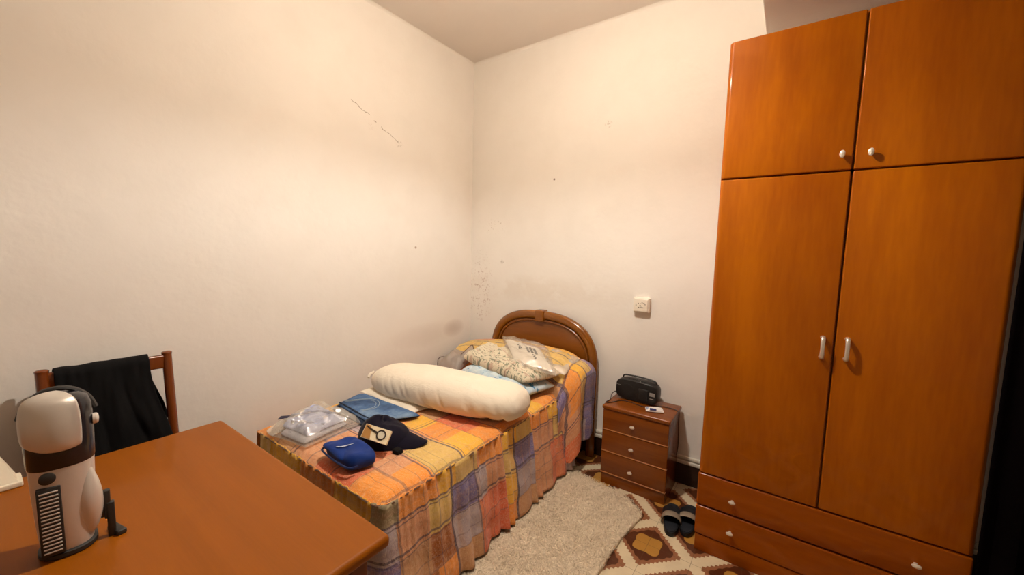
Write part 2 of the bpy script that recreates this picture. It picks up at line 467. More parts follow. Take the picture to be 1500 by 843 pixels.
def floral(name, ground, spots, thr=.57, blue=False):
    t = MT(name); uv = t.n('ShaderNodeUVMap').outputs[0]
    s = t.sep(uv)
    n1 = t.noise(t.scale(uv, (1.3, 1, 1)), 14 if not blue else 7, 4, .7, .5); n2 = t.noise(uv, 40, 3, .6)
    c = t.mix(n2, ground, tuple(x * .88 for x in ground))
    if not blue:
        # small print in rows on the upper half, bigger bouquets along the lower border
        rows = t.m_('LESS_THAN', t.m_('PINGPONG', s[1], .030), .010)
        dots = t.m_('GREATER_THAN', t.noise(t.scale(uv, (3, 1, 1)), 30, 2), .52)
        up = t.m_('GREATER_THAN', s[1], .45)
        c = t.mix(t.m_('MULTIPLY', t.m_('MULTIPLY', rows, dots), t.m_('MULTIPLY', up, .75)), c, hexc('a88a78'))
        low = t.m_('LESS_THAN', s[1], .50)
        b = t.m_('GREATER_THAN', t.m_('ADD', t.m_('MULTIPLY', n1, .7), t.m_('MULTIPLY', n2, .35)), thr)
        c = t.mix(t.m_('MULTIPLY', t.m_('MULTIPLY', b, low), .8), c, spots)
        n3 = t.noise(uv, 11, 3, .6, 1.0)
        c = t.mix(t.m_('MULTIPLY', t.m_('GREATER_THAN', n3, .60), .5), c, hexc('b08474'))
    else:
        c = t.mix(t.m_('MULTIPLY', t.m_('SUBTRACT', n1, .40, clamp=True), 2.6, clamp=True), hexc('d4e0e4'), ground)
        c = t.mix(t.m_('GREATER_THAN', n1, .60), c, spots)
    t.bump(t.noise(uv, 14, 4, .6), .5, .01)
    return t.set(c, .85, 0, .2)
M['floral'] = floral('cream_floral_cotton', hexc('e0d5bc'), hexc('66705c'))
M['blue_tie'] = floral('blue_mottled_cotton', hexc('8ab8d8'), hexc('3f86b4'), blue=True)

def plastic_film(name, tint=(1, .98, .94), a=.12, g=.16, rough=.12):
    t = MT(name)
    tr = t.n('ShaderNodeBsdfTransparent'); tr.inputs[0].default_value = (*tint, 1)
    gl = t.n('ShaderNodeBsdfGlossy'); gl.inputs[0].default_value = (1, 1, 1, 1); gl.inputs['Roughness'].default_value = rough
    df = t.n('ShaderNodeBsdfTranslucent'); df.inputs[0].default_value = (.9, .88, .82, 1)
    d2 = t.n('ShaderNodeBsdfDiffuse'); d2.inputs[0].default_value = (.85, .82, .74, 1)
    m1 = t.n('ShaderNodeMixShader'); m1.inputs[0].default_value = g
    m2 = t.n('ShaderNodeMixShader'); m2.inputs[0].default_value = a
    bm_ = t.n('ShaderNodeBump'); bm_.inputs['Strength'].default_value = .8; bm_.inputs['Distance'].default_value = .01
    t.link(t.noise(t.coord(), 22, 3, .6, 1.5), bm_.inputs['Height'])
    t.link(bm_.outputs[0], gl.inputs['Normal'])
    t.link(tr.outputs[0], m1.inputs[1]); t.link(gl.outputs[0], m1.inputs[2])
    t.link(m1.outputs[0], m2.inputs[1]); t.link(d2.outputs[0], m2.inputs[2])
    t.link(m2.outputs[0], t.out.inputs['Surface'])
    return t.m
M['film'] = plastic_film('clear_plastic_film', a=.16, g=.24, rough=.10)
M['film_milky'] = plastic_film('milky_plastic_film', a=.34, g=.2)
M['organza'] = plastic_film('brown_organza', (.62, .48, .44), .30, .06, .5)

# ================================================================== ROOM
LX, BY, RX, FY, CZ = -2.24, 2.57, 1.9, -2.1, 2.965
T_ = .12
def slab(name, x0, x1, y0, y1, z0, z1, mat):
    bm = bmesh.new(); box(bm, x0, x1, y0, y1, z0, z1)
    return struct(build(name, bm, mat, smooth=False))
slab('floor', LX - T_, RX + T_, FY - T_, BY + T_, -T_, 0, M['floor'])
# walls are gently uneven plaster, so their inner faces are fine grids
def plaster_wall(name, f, d, mat, nu=60, nv=40):
    bm = bmesh.new()
    vs = grid(bm, nu, nv, f)
    r = bmesh.ops.extrude_face_region(bm, geom=list(bm.faces))
    bmesh.ops.translate(bm, vec=d, verts=[g for g in r['geom'] if isinstance(g, bmesh.types.BMVert)])
    return struct(build(name, bm, mat))
plaster_wall('wall_left', lambda u, v: Vector((LX - .004 * abs(nz(u * 6, v * 4, 2)), FY + u * (BY + .03 - FY), v * CZ)), Vector((-T_, 0, 0)), M['wall_left'])
plaster_wall('wall_back', lambda u, v: Vector((LX - .03 + u * (RX + .03 - LX), BY + .004 * abs(nz(u * 6, v * 4, 9)), v * CZ)), Vector((0, T_, 0)), M['wall_back'])
slab('wall_right', RX, RX + T_, FY, BY, 0, CZ, M['wall'])
slab('wall_front', LX, RX, FY - T_, FY, 0, CZ, M['wall'])
slab('ceiling', LX - T_, RX + T_, FY - T_, BY + T_, CZ, CZ + T_, M['ceiling'])
# rounded plaster fillet between ceiling and walls
bm = bmesh.new()
def cove(u, v):
    a = v * PI / 2; r = .03 + .012 * nz(u * 9, 1)
    return Vector((LX - .004 + (r - r * math.sin(a)), FY + u * (BY - FY), CZ + .002 - (r - r * math.cos(a))))
grid(bm, 60, 6, cove)
struct(build('trim_1', bm, M['wall']))
bm = bmesh.new()
def cove2(u, v):
    a = v * PI / 2; r = .03 + .012 * nz(u * 9, 5)
    return Vector((LX + u * (RX - LX), BY + .004 - (r - r * math.sin(a)), CZ + .002 - (r - r * math.cos(a))))
grid(bm, 60, 6, cove2)
struct(build('trim_2', bm, M['wall']))
# lowered plaster beam above the wardrobe
bm = bmesh.new(); box(bm, -.187, RX, .9, BY, 2.62, CZ, .006)
struct(build('trim_3', bm, M['wall']))
# skirting: dark tile with a white two-line moulding on top
for nm, side in (('baseboard_back', 'b'), ('baseboard_left', 'l')):
    e = empty(nm); e['kind'] = 'structure'
    bm = bmesh.new()
    if side == 'b': box(bm, LX + .015, RX, BY - .014, BY, 0, .135, .003)
    else: box(bm, LX, LX + .014, FY, BY, 0, .135, .003)
    build('tile_band', bm, M['tile_dark'], e)
    bm = bmesh.new()
    for z0, z1, d in ((.135, .158, .020), (.163, .185, .016)):
        if side == 'b': box(bm, LX + .015, RX, BY - d, BY, z0, z1, .005)
        else: box(bm, LX, LX + d, FY, BY, z0, z1, .005)
    build('moulding', bm, M['mould_white'], e)

# ================================================================== WARDROBE
WX0, WX1, WXM, WYF = -.282, .620, .1745, 2.01
wr = empty('wardrobe', (.17, 2.29, 0), 0, 'tall orange cherry wardrobe with two long doors, two upper doors and two bottom drawers', 'wardrobe')
bm = bmesh.new()
yb, yf = BY - .03, WYF + .024
box(bm, WX0 + .002, WX0 + .02, yf, yb, 0, 2.375, .001); box(bm, WX1 - .02, WX1 - .002, yf, yb, 0, 2.375, .001)
box(bm, WX0 + .02, WX1 - .02, yf + .001, yb, 2.355, 2.375); box(bm, WX0 + .02, WX1 - .02, yb - .01, yb, .05, 2.355)
box(bm, WX0 + .02, WX1 - .02, yf + .004, yb - .01, 1.775, 1.795); box(bm, WX0 + .02, WX1 - .02, yf + .004, yb - .01, .385, .405)
box(bm, WXM - .009, WXM + .009, yf + .004, yb - .01, .405, 2.355)
build('carcass', bm, M['ward'], wr)
bm = bmesh.new(); box(bm, WX0 + .004, WX1 - .004, WYF + .004, WYF + .022, 0, .083, .003)
build('plinth', bm, M['ward_x'], wr)
G = .0032
def door(x0, x1, z0, z1, hx, hz, kind):
    bm = bmesh.new(); box(bm, x0 + G, x1 - G, WYF, WYF + .022, z0 + G, z1 - G)
    xe = x0 + G if x0 < -.2 else x1 - G
    ed = [e for e in bm.edges if all(abs(v.co.x - xe) < 1e-5 and abs(v.co.y - WYF) < 1e-5 for v in e.verts)]
    bmesh.ops.bevel(bm, geom=ed, offset=.019, segments=8, profile=.5, affect='EDGES')
    ed = [e for e in bm.edges if len(e.link_faces) == 2 and e.calc_face_angle() > 1.0 and any(v.co.y < WYF + .021 for v in e.verts)]
    bmesh.ops.bevel(bm, geom=ed, offset=.005, segments=4, profile=.5, affect='EDGES')
    d = build('door', bm, M['ward'], wr)
    bm = bmesh.new()
    if kind == 'bar':
        pts = catmull([(hx, WYF + .004, hz + .040), (hx, WYF - .018, hz + .041), (hx, WYF - .027, hz + .028), (hx, WYF - .030, hz), (hx, WYF - .027, hz - .028), (hx, WYF - .018, hz - .041), (hx, WYF + .004, hz - .040)], 5)
        tube(bm, pts, [.0055 + .002 * abs(i - len(pts) / 2) / len(pts) * 2 for i in range(len(pts))], 12, ref=Vector((1, 0, 0)), sx=1.0, sy=1.25)
        build('handle', bm, M['metal'], d)
    else:
        Mx = Matrix.Rotation(PI / 2, 4, 'X')
        lathe(bm, [(.004, -.004), (.004, .008), (.007, .012), (.010, .018), (.0095, .023), (.005, .026), (.001, .027)], (hx, WYF, hz), 20, .9, 1.45, Mx)
        build('knob', bm, M['knob'], d)
    return d
door(WX0, WXM, .400, 1.786, .137, 1.085, 'bar')
door(WXM, WX1, .400, 1.786, .213, 1.090, 'bar')
door(WX0, WXM, 1.786, 2.375, .138, 1.847, 'knob')
door(WXM, WX1, 1.786, 2.375, .221, 1.845, 'knob')
for z0, z1 in ((.235, .400), (.083, .235)):
    bm = bmesh.new(); box(bm, WX0, WX1 - G, WYF, WYF + .022, z0 + G, z1 - G, .008, 5)
    d = build('drawer', bm, M['ward_x'], wr)
    for hx in (-.131, .475):
        bm = bmesh.new(); zc = .309 if z0 > .2 else .156
        lathe(bm, [(.004, -.004), (.004, .008), (.006, .012), (.009, .017), (.0085, .021), (.004, .024), (.001, .0245)], (hx, WYF, zc), 20, 1.6, .9, Matrix.Rotation(PI / 2, 4, 'X'))
        build('knob', bm, M['knob'], d)

# black sheet added to stand in for the dark void right of the wardrobe
bm = bmesh.new()
grid(bm, 70, 12, lambda u, v: Vector(((.612 + u * .77), 1.980 + .022 * min(1, u * 14) * math.sin(u * 44 + .6 * math.sin(u * 9)) * (.6 + .4 * (1 - v)), .02 + v * 2.3)))
cur = build('curtain', bm, M['black_curtain'], solid=.004, loc=(1.03, 1.97, .02))
tag(cur, 'black cloth curtain hanging at the far right beside the wardrobe', 'curtain')
bm = bmesh.new(); tube(bm, [(.60, 1.985, 2.335), (RX, 1.985, 2.335)], .012, 12)  # rod added only to hold up the black sheet
rod = build('curtain_rod', bm, M['metal'], loc=(1.2, 1.97, 2.33)); tag(rod, 'thin metal rod carrying the black curtain', 'curtain rod')

# ================================================================== NIGHTSTAND
NX0, NX1, NYF, NYB, NH = -.874, -.480, 2.262, 2.545, .508
ns = empty('nightstand', (-.677, 2.40, 0), 0, 'small brown wooden nightstand with three drawers carrying the black radio', 'nightstand')
bm = bmesh.new()
box(bm, NX0 + .004, NX0 + .022, NYF + .018, NYB, 0, .485, .001); box(bm, NX1 - .022, NX1 - .004, NYF + .018, NYB, 0, .485, .001)
box(bm, NX0 + .022, NX1 - .022, NYB - .012, NYB, .02, .485); box(bm, NX0 + .022, NX1 - .022, NYF + .020, NYB - .012, .06, .075)
build('carcass', bm, M['ns'], ns)
bm = bmesh.new(); box(bm, NX0 - .004, NX1 + .006, NYF - .008, NYB, .483, NH, .008, 4); build('top', bm, M['ns'], ns)
bm = bmesh.new(); box(bm, NX0 + .004, NX1 - .004, NYF + .004, NYF + .018, 0, .070, .002); build('plinth', bm, M['ns'], ns)
for z0, z1, kz in ((.352, .481, .415), (.213, .350, .275), (.072, .211, .130)):
    bm = bmesh.new(); box(bm, NX0 + .001, NX1 - .001, NYF, NYF + .018, z0 + .004, z1 - .001, .003)
    d = build('drawer', bm, M['ns'], ns)
    bm = bmesh.new(); box(bm, NX0 + .001, NX1 - .001, NYF - .003, NYF + .016, z0, z0 + .0055, .001)
    build('edge_strip', bm, M['ns_edge'], d)
    bm = bmesh.new()
    lathe(bm, [(.004, -.002), (.004, .008), (.006, .011), (.0095, .015), (.009, .019), (.004, .022), (.001, .0225)], (-.685, NYF, kz), 20, 1.5, .9, Matrix.Rotation(PI / 2, 4, 'X'))
    build('knob', bm, M['knob'], d)

# ================================================================== RADIO
M['radio'] = simple('black_radio_plastic', (.010, .009, .009), .38, 0, .4, bump=.1)
M['radio_grille'] = simple('black_grille', (.006, .006, .006), .6)
M['silver_print'] = simple('silver_print', (.30, .29, .27), .4, .3)
rd = empty('radio', (-.725, 2.47, NH), math.radians(-5), 'black portable cassette radio standing on the nightstand against the wall', 'radio')
bm = bmesh.new()
def rr(w, h, n=40, e=4.5):
    out = []
    for k in range(n):
        a = 2 * PI * k / n; c, s_ = math.cos(a), math.sin(a)
        out.append((math.copysign(abs(c) ** (2 / e), c) * w / 2, math.copysign(abs(s_) ** (2 / e), s_) * h / 2))
    return out
rings = []
for yy, k in ((-.050, .90), (-.046, .965), (-.036, 1.0), (.0, 1.0), (.03, .97), (.040, .9)):
    rings.append([Vector((x * k, yy, .069 + z * k - (.008 * (2 * abs(x) / .27) ** 3 if z > 0 else 0))) for x, z in rr(.272, .136)])
loft(bm, rings)
build('case', bm, M['radio'], rd, world=False)
for sx in (-.082, ):
    bm = bmesh.new(); lathe(bm, [(.044, 0), (.044, .004), (.036, .0055), (.02, .004), (.001, .004)], (sx + .03, -.048, .062), 32, 1, 1, Matrix.Rotation(PI / 2, 4, 'X'))
    build('speaker', bm, M['radio_grille'], rd, world=False)
bm = bmesh.new(); box(bm, .02, .082, -.054, -.046, .02, .095, .004); build('cassette_door', bm, M['radio_grille'], rd, world=False)
bm = bmesh.new(); box(bm, .090, .124, -.0515, -.046, .062, .084, .001); build('display_label', bm, M['silver_print'], rd, world=False)['label'] = 'grey label patch'
bm = bmesh.new(); box(bm, .092, .116, -.0515, -.046, .044, .048, .0005)
build('printed_line', bm, M['silver_print'], rd, world=False)
bm = bmesh.new()
for k in range(9): box(bm, -.128 + k * .0034, -.1258 + k * .0034, -.0505, -.044, .088, .0915)
build('lettering', bm, M['silver_print'], rd, world=False)
bm = bmesh.new()
for k in range(6): box(bm, -.05 + k * .018, -.036 + k * .018, -.034, -.018, .132, .140, .002)
build('buttons', bm, M['radio'], rd, world=False)
bm = bmesh.new(); tube(bm, catmull([(-.11, .008, .118), (-.10, .008, .142), (-.04, .008, .148), (.04, .008, .148), (.10, .008, .140), (.115, .008, .115)], 6), .005, 8, sx=1.6)
build('carry_handle', bm, M['radio'], rd, world=False)
bm = bmesh.new(); tube(bm, [(.045, .02, .128), (.125, .018, .112)], .002, 6); build('antenna', bm, M['silver_print'], rd, world=False)

# cord
M['cord'] = simple('brown_black_cord', (.02, .008, .006), .5)
zc = NH + .0032
pts = [(-.868, 2.485, .530), (-.885, 2.475, .524), (-.889, 2.44, zc + .004), (-.868, 2.36, zc), (-.872, 2.305, zc), (-.855, 2.30, zc), (-.80, 2.385, zc), (-.74, 2.39, zc), (-.655, 2.375, zc), (-.58, 2.44, zc), (-.52, 2.452, zc), (-.485, 2.44, zc), (-.468, 2.43, .500), (-.467, 2.435, .44), (-.466, 2.45, .36), (-.468, 2.47, .29), (-.474, 2.49, .24), (-.48, 2.50, .205)]
pts[0] = (-.848, 2.47, .545)
bm = bmesh.new(); tube(bm, catmull(pts, 10), .0026, 8)
cord = build('power_cord', bm, M['cord'], loc=(-.68, 2.42, .51)); tag(cord, 'thin dark power cord looped across the nightstand top and hanging down its side', 'cord')

# pack (small blue and white pack)
M['pack_white'] = simple('white_card_print', hexc('e2dcd8'), .4); M['pack_blue'] = simple('navy_print', hexc('1a2668'), .35); M['pack_grey'] = simple('grey_blue_print', hexc('8a94b0'), .35)
pk = empty('tissue_pack', (-.592, 2.355, NH), math.radians(24), 'small crumpled white and navy blue pack on the nightstand in front of the radio', 'pack')
bm = bmesh.new(); cushion(bm, (-.052, -.030, 0), (.052, -.034, 0), (.055, .032, 0), (-.050, .030, 0), .018, 3, .004, 5, 20, 14, .3, .02); build('wrapper', bm, M['pack_white'], pk, world=False)
bm = bmesh.new(); grid(bm, 6, 6, lambda u, v: Vector((-.030 + u * .038 + v * .006, -.031 + v * .045, .0125 + .007 * math.sin(PI * min(1, v * 1.1 + .12))))); build('blue_band', bm, M['pack_blue'], pk, world=False, solid=.0012)
bm = bmesh.new(); grid(bm, 4, 4, lambda u, v: Vector((-.046 + u * .014, -.020 + v * .040, .0150 + .002 * math.sin(PI * v)))); build('grey_band', bm, M['pack_grey'], pk, world=False, solid=.0012)

# ================================================================== SOCKET
M['sock'] = simple('socket_plastic', hexc('e9e0d0'), .3, 0, .5); M['dirt'] = simple('socket_dirt', hexc('5a4a38'), .8)
sk = empty('wall_socket', (-.758, BY, 1.112), 0, 'small white surface mounted socket on the wall above the nightstand', 'wall socket')
bm = bmesh.new(); box(bm, -.052, .052, -.036, .004, -.050, .050, .010, 4); build('box', bm, M['sock'], sk, world=False)
bm = bmesh.new(); box(bm, -.044, .044, -.042, -.034, -.042, .042, .004, 3); build('cover', bm, M['sock'], sk, world=False)
bm = bmesh.new()
for x, z in ((-.030, .0), (-.012, -.014), (-.016, .012)): lathe(bm, [(.0034, 0), (.0034, .001)], (x, -.0415, z), 10, 1, 1, Matrix.Rotation(PI / 2, 4, 'X'))
for k in range(7):
    a = .3 + k * .75; box(bm, .012 + .016 * math.cos(a) - .004, .012 + .016 * math.cos(a) + .004, -.0428, -.041, .002 + .016 * math.sin(a) - .0018, .002 + .016 * math.sin(a) + .0018)
build('holes', bm, M['dirt'], sk, world=False)

# ================================================================== BED
TZ = .525            # top of the bedspread
BX0, BX1, BYF, BYH = -2.135, -1.135, .825, 2.50
bed = empty('bed', (-1.6, 1.7, 0), 0, 'single bed with an arched brown wooden headboard standing in the corner', 'bed')
bm = bmesh.new(); box(bm, -2.06, -1.19, .90, 2.47, .30, TZ - .035, .04, 4); build('mattress', bm, M['white_cotton'], bed)
bm = bmesh.new(); box(bm, -2.05, -1.20, .91, 2.48, .21, .30, .004); build('bed_frame', bm, M['hb'], bed)
for x in (-2.00, -1.25):
    for y in (.97, 2.40):
        bm = bmesh.new(); box(bm, x - .025, x + .025, y - .025, y + .025, 0, .21, .004); build('leg', bm, M['hb'], bed)
# headboard
HC, HW, HZ, HH, HE = -1.497, .435, .62, .345, 2.6
def arch(off=0, n=64):
    w, h = HW + off, HH + off; out = []
    for k in range(n + 1):
        a = PI * (1 - k / n); c, s_ = math.cos(a), math.sin(a)
        out.append((HC + math.copysign(abs(c) ** (2 / HE), c) * w, HZ + abs(s_) ** (2 / HE) * h))
    return out
ar = arch(0)
path = [Vector((HC - HW, 2.525, 0)), Vector((HC - HW, 2.525, .3)), Vector((HC - HW, 2.525, .55))] + [Vector((x, 2.525, z)) for x, z in ar] + [Vector((HC + HW, 2.525, .55)), Vector((HC + HW, 2.525, .3)), Vector((HC + HW, 2.525, 0))]
bm = bmesh.new(); tube(bm, path, .032, 16, ref=Vector((0, 1, 0)), sx=1.0, sy=.85)
hb = build('headboard_frame', bm, M['hb_frame'], bed)
bm = bmesh.new()
ai = arch(-.01)
o2 = [Vector((HC - HW + .01, 2.533, .25))] + [Vector((x, 2.533, z)) for x, z in ai] + [Vector((HC + HW - .01, 2.533, .25))]
loft(bm, [[p + Vector((0, -.008, 0)) for p in o2], [p + Vector((0, .010, 0)) for p in o2]])
build('headboard_panel', bm, M['hb'], bed, auto=20)
bm = bmesh.new(); aj = arch(-.042); tube(bm, [Vector((x, 2.520, z)) for x, z in aj], .010, 10, ref=Vector((0, 1, 0)))
build('inner_moulding', bm, M['hb'], bed)
bm = bmesh.new(); box(bm, HC - .038, HC + .038, 2.488, 2.560, .920, 1.004, .010, 4); build('headboard_clip', bm, M['hb_frame'], bed)

# ---- bedspread
bs = empty('bedspread', (-1.6, 1.6, 0), 0, 'orange yellow and lavender plaid bedspread with gathered side skirt covering the bed', 'bedspread')
def topz(x, y):
    z = TZ + .006 * nz(x * 3, y * 3, 1) + .004 * nz(x * 9, y * 9, 4)
    z += .010 * sstep(1.9, 2.2, y)
    e = min(x - BX0, BX1 - x, y - BYF)
    z -= .030 * (1 - sstep(-.01, .05, e)) ** 1.5
    return z
bm = bmesh.new()
def tf(u, v):
    x = BX0 + u * (BX1 - BX0); y = BYF + v * (2.30 - BYF)
    # rounded foot corner
    rc = .05
    if x > BX1 - rc and y < BYF + rc:
        dx = x - (BX1 - rc); dy = (BYF + rc) - y; m = max(dx, dy); l = math.hypot(dx, dy)
        if l > 0: x = BX1 - rc + dx * m / l; y = BYF + rc - dy * m / l
    wob = .006 * nz(y * 12, 5) * sstep(.8, 1, u)
    return Vector((x + wob, y + .006 * nz(x * 12, 2) * (1 - sstep(0, .1, v)), topz(x, y)))
grid(bm, 110, 150, tf, lambda u, v: ((1 - u) * (BX1 - BX0), BYF + v * (2.30 - BYF)))
build('top_panel', bm, M['plaid_top'], bs)
# perimeter path of the seam: head(right) -> foot right corner -> foot -> left corner -> along the wall
def perim():
    rc = .05; P = []
    y = 2.30
    while y > BYF + rc: P.append((BX1, y, 1, 0, y)); y -= .0045
    for k in range(13):
        a = PI / 2 * k / 12
        P.append((BX1 - rc + rc * math.cos(a), BYF + rc - rc * math.sin(a), math.cos(a), -math.sin(a), BYF + rc - .08 * a / (PI / 2)))
    x = BX1 - rc; s0 = BYF + rc - .08
    while x > BX0 + rc: x -= .0045; P.append((x, BYF, 0, -1, s0 - (BX1 - rc - x)))
    return P
PER = perim()
folds = []
s = 0
while s < 4:
    folds.append((s, random.uniform(.25, 1.0), random.uniform(.15, .7))); s += random.choice((.05, .07, .10, .14, .20)) * random.uniform(.85, 1.2)
def pleat(s):
    """saw-like soft folds: slow rise then a sharp tuck"""
    for i in range(len(folds) - 1):
        a, h, k = folds[i]; b = folds[i + 1][0]
        if a <= s < b:
            t = (s - a) / (b - a)
            return h * (math.sin(PI * t ** (.6 + k)) ** 1.2)
    return 0
acc = [0]
for i in range(1, len(PER)): acc.append(acc[-1] + math.hypot(PER[i][0] - PER[i - 1][0], PER[i][1] - PER[i - 1][1]))
bm = bmesh.new()
NV = 34; rows = []
uvl = bm.loops.layers.uv.verify(); uvd = {}
for i, (x, y, nx, ny, sv) in enumerate(PER):
    col = []
    L_ = .468 + .012 * nz(acc[i] * 7, 3)
    ruf = .012 * nz(acc[i] * 34, 7)
    side = 1 - sstep(0.80, .90, y) * 0
    for j in range(NV + 1):
        t = j / NV
        pl = pleat(acc[i] + .012 * nz(t * 2, acc[i] * 3) )
        off = .004 + (.008 + .030 * t ** .8) * pl * (.25 + .75 * sstep(0, .35, t)) + .050 * t - .018 * sstep(0, .12, t) * 0 + ruf * (1 - t) + .008 * nz(acc[i] * 8, t * 5, 2)
        off += .010 * sstep(.7, 1, t) * pleat(acc[i]) + .018 * t * nz(acc[i] * 4, t * 2, 6)
        z = TZ - .022 - t * L_ + .010 * (1 - sstep(0, .06, t)) * (1 + nz(acc[i] * 60, 1))
        v = bm.verts.new((x + nx * off, y + ny * off, z)); col.append(v)
        uvd[v] = (-t * .46 - .012 * pl * t, sv + .010 * nz(t * 3, acc[i] * 4, 9))
    rows.append(col)
for i in range(len(rows) - 1):
    for j in range(NV):
        f = bm.faces.new((rows[i][j], rows[i + 1][j], rows[i + 1][j + 1], rows[i][j + 1]))
        for lp in f.loops: lp[uvl].uv = uvd[lp.vert]
build('skirt', bm, M['plaid_skirt'], bs, auto=0, solid=.002)
# gathered seam cord
bm = bmesh.new()
pp = [Vector((x + nx * (.004 + .003 * nz(acc[i] * 50, 2)), y + ny * .005, TZ - .018 + .005 * nz(acc[i] * 40, 8))) for i, (x, y, nx, ny, sv) in enumerate(PER) if i % 2 == 0]
tube(bm, pp, .0035, 6); build('seam_piping', bm, M['piping'], bs)
# left drop along the wall
bm = bmesh.new()
grid(bm, 90, 8, lambda u, v: Vector((BX0 - .006 - .02 * v + .006 * nz(u * 30, v * 3), BYF + u * (2.45 - BYF), TZ - .022 - .30 * v)), lambda u, v: (1.0 + .3 * v, BYF + u * 1.6))
build('wall_side_drop', bm, M['plaid_top'], bs)
# head part lying over the sleeping pillow
def crest(x):
    k = abs(x + 1.50) / .62
    return .762 - .06 * min(1, k) ** 2 - .10 * max(0, k - .85)
bm = bmesh.new()
HX0, HX1 = -2.165, -1.02
def hz_(x, y):
    f = sstep(2.12, 2.31, y)
    zt = TZ + .004 + (crest(x) - TZ - .01) * f ** .8
    zt -= .02 * sstep(2.44, 2.51, y)
    zt += (.008 * nz(x * 8, y * 8, 3) + .004 * nz(x * 20, y * 20, 6)) * f
    return zt
LS = 1.10   # across part
def hf(u, v):
    y0 = 2.115 + (2.50 - 2.115) * v
    L = 1.17 + .44
    d = u * L     # distance from the wall side
    f = sstep(2.12, 2.30, y0)
    xr = -1.135 + .045 * f
    across = xr - HX0 - .03
    if d < across:
        x = HX0 + d
        z = hz_(x, y0)
        # shoulder towards the right edge
        e = (across - d)
        z -= .030 * (1 - sstep(0, .10, e))
        z -= .035 * (1 - sstep(0, .07, d)) + .02 * (1 - sstep(0, .02, d))
        return Vector((x, y0 + .012 * nz(x * 5, 8) * (1 - v), z))
    d2 = d - across
    ztop = hz_(xr - .03, y0) - .030
    r = .055 + .035 * f
    if d2 < r * PI / 2:
        a = d2 / r; x = xr - .03 + r * math.sin(a); z = ztop - r * (1 - math.cos(a))
    else:
        dd = d2 - r * PI / 2; x = xr - .03 + r + .02 * dd; z = ztop - r - dd
    rem = L - across - r * PI / 2
    k = max(0, min(1, (d2 - r) / .35))
    plt = .020 * math.sin(y0 * 42 + 1.2) * k + .010 * nz(y0 * 12, z * 5)
    hem = .09 + .19 * sstep(2.30, 2.46, y0)
    z = max(z, hem + .002 * nz(y0 * 30))
    return Vector((x + plt, y0 + .012 * nz(z * 7, 2) - .03 * k * (1 - v), z))
grid(bm, 150, 56, hf, lambda u, v: (1.13 - u * 1.61, 2.115 + v * .385))
build('pillow_cover', bm, M['plaid_head'], bs, solid=.003, auto=0)

# ================================================================== THINGS ON THE BED
def sagz(b):   # follow the bedspread
    return None
# cream bolster pillow
bo = empty('bolster_pillow', (-1.60, 1.63, TZ), 0, 'long plump cream pillow lying across the middle of the bed', 'pillow')
bm = bmesh.new()
def bol(u, v):
    # u along, v around
    s_ = 2 * u - 1
    ex = 9 if s_ > 0 else 6
    e = (1 - abs(s_) ** ex) ** .5 if abs(s_) < 1 else 0
    A, B_ = Vector((-2.09, 1.515, 0)), Vector((-1.075, 1.695, 0))
    c = A.lerp(B_, u); d = (B_ - A).normalized(); nrm = Vector((-d.y, d.x, 0))
    w = .160 * (.92 + .10 * math.sin(PI * u)) * (.16 + .84 * e); h = .100 * (.95 + .12 * math.sin(PI * u * .8 + .5)) * (e + .03)
    a = 2 * PI * v
    ca, sa = math.cos(a), math.sin(a)
    y = math.copysign(abs(ca) ** .85, ca) * w; z = math.copysign(abs(sa) ** .85, sa) * h
    if z < 0: z *= .85
    wr_ = .008 * nz(u * 5, y * 6, z * 4 + 2)
    cr_ = nz(u * 13 + z * 7, y * 4, 5); wr_ -= .009 * max(0, 1 - abs(cr_) * 6) * max(0, .75 - sa) * (1 if ca < 0 else .4)
    dirv = nrm * ca + Vector((0, 0, sa))
    return c + nrm * y + Vector((0, 0, TZ + .085 + .012 + z)) + dirv * wr_ * e
grid(bm, 110, 64, bol)
bmesh.ops.remove_doubles(bm, verts=bm.verts, dist=1e-4)
bmesh.ops.holes_fill(bm, edges=[e for e in bm.edges if e.is_boundary])
build('pillow_body', bm, M['cream'], bo, auto=0)
bm = bmesh.new()
tube(bm, catmull([(-2.115, 1.455, .625), (-2.122, 1.475, .640), (-2.118, 1.50, .648)], 5), .009, 8); build('corner_tip', bm, M['cream'], bo)
# folded pillow case under it
bm = bmesh.new()
cushion(bm, (-2.10, 1.372, TZ + .030), (-1.63, 1.385, TZ + .002), (-1.60, 1.55, TZ + .002), (-2.08, 1.60, TZ + .02), .030, 5, .012, 6, 60, 30, .3, .03, wfreq=9)
pc = build('folded_pillowcase', bm, M['cream'], auto=0, loc=(-1.86, 1.45, TZ)); tag(pc, 'flat cream pillowcase peeking out between the jeans and the long pillow', 'pillowcase')

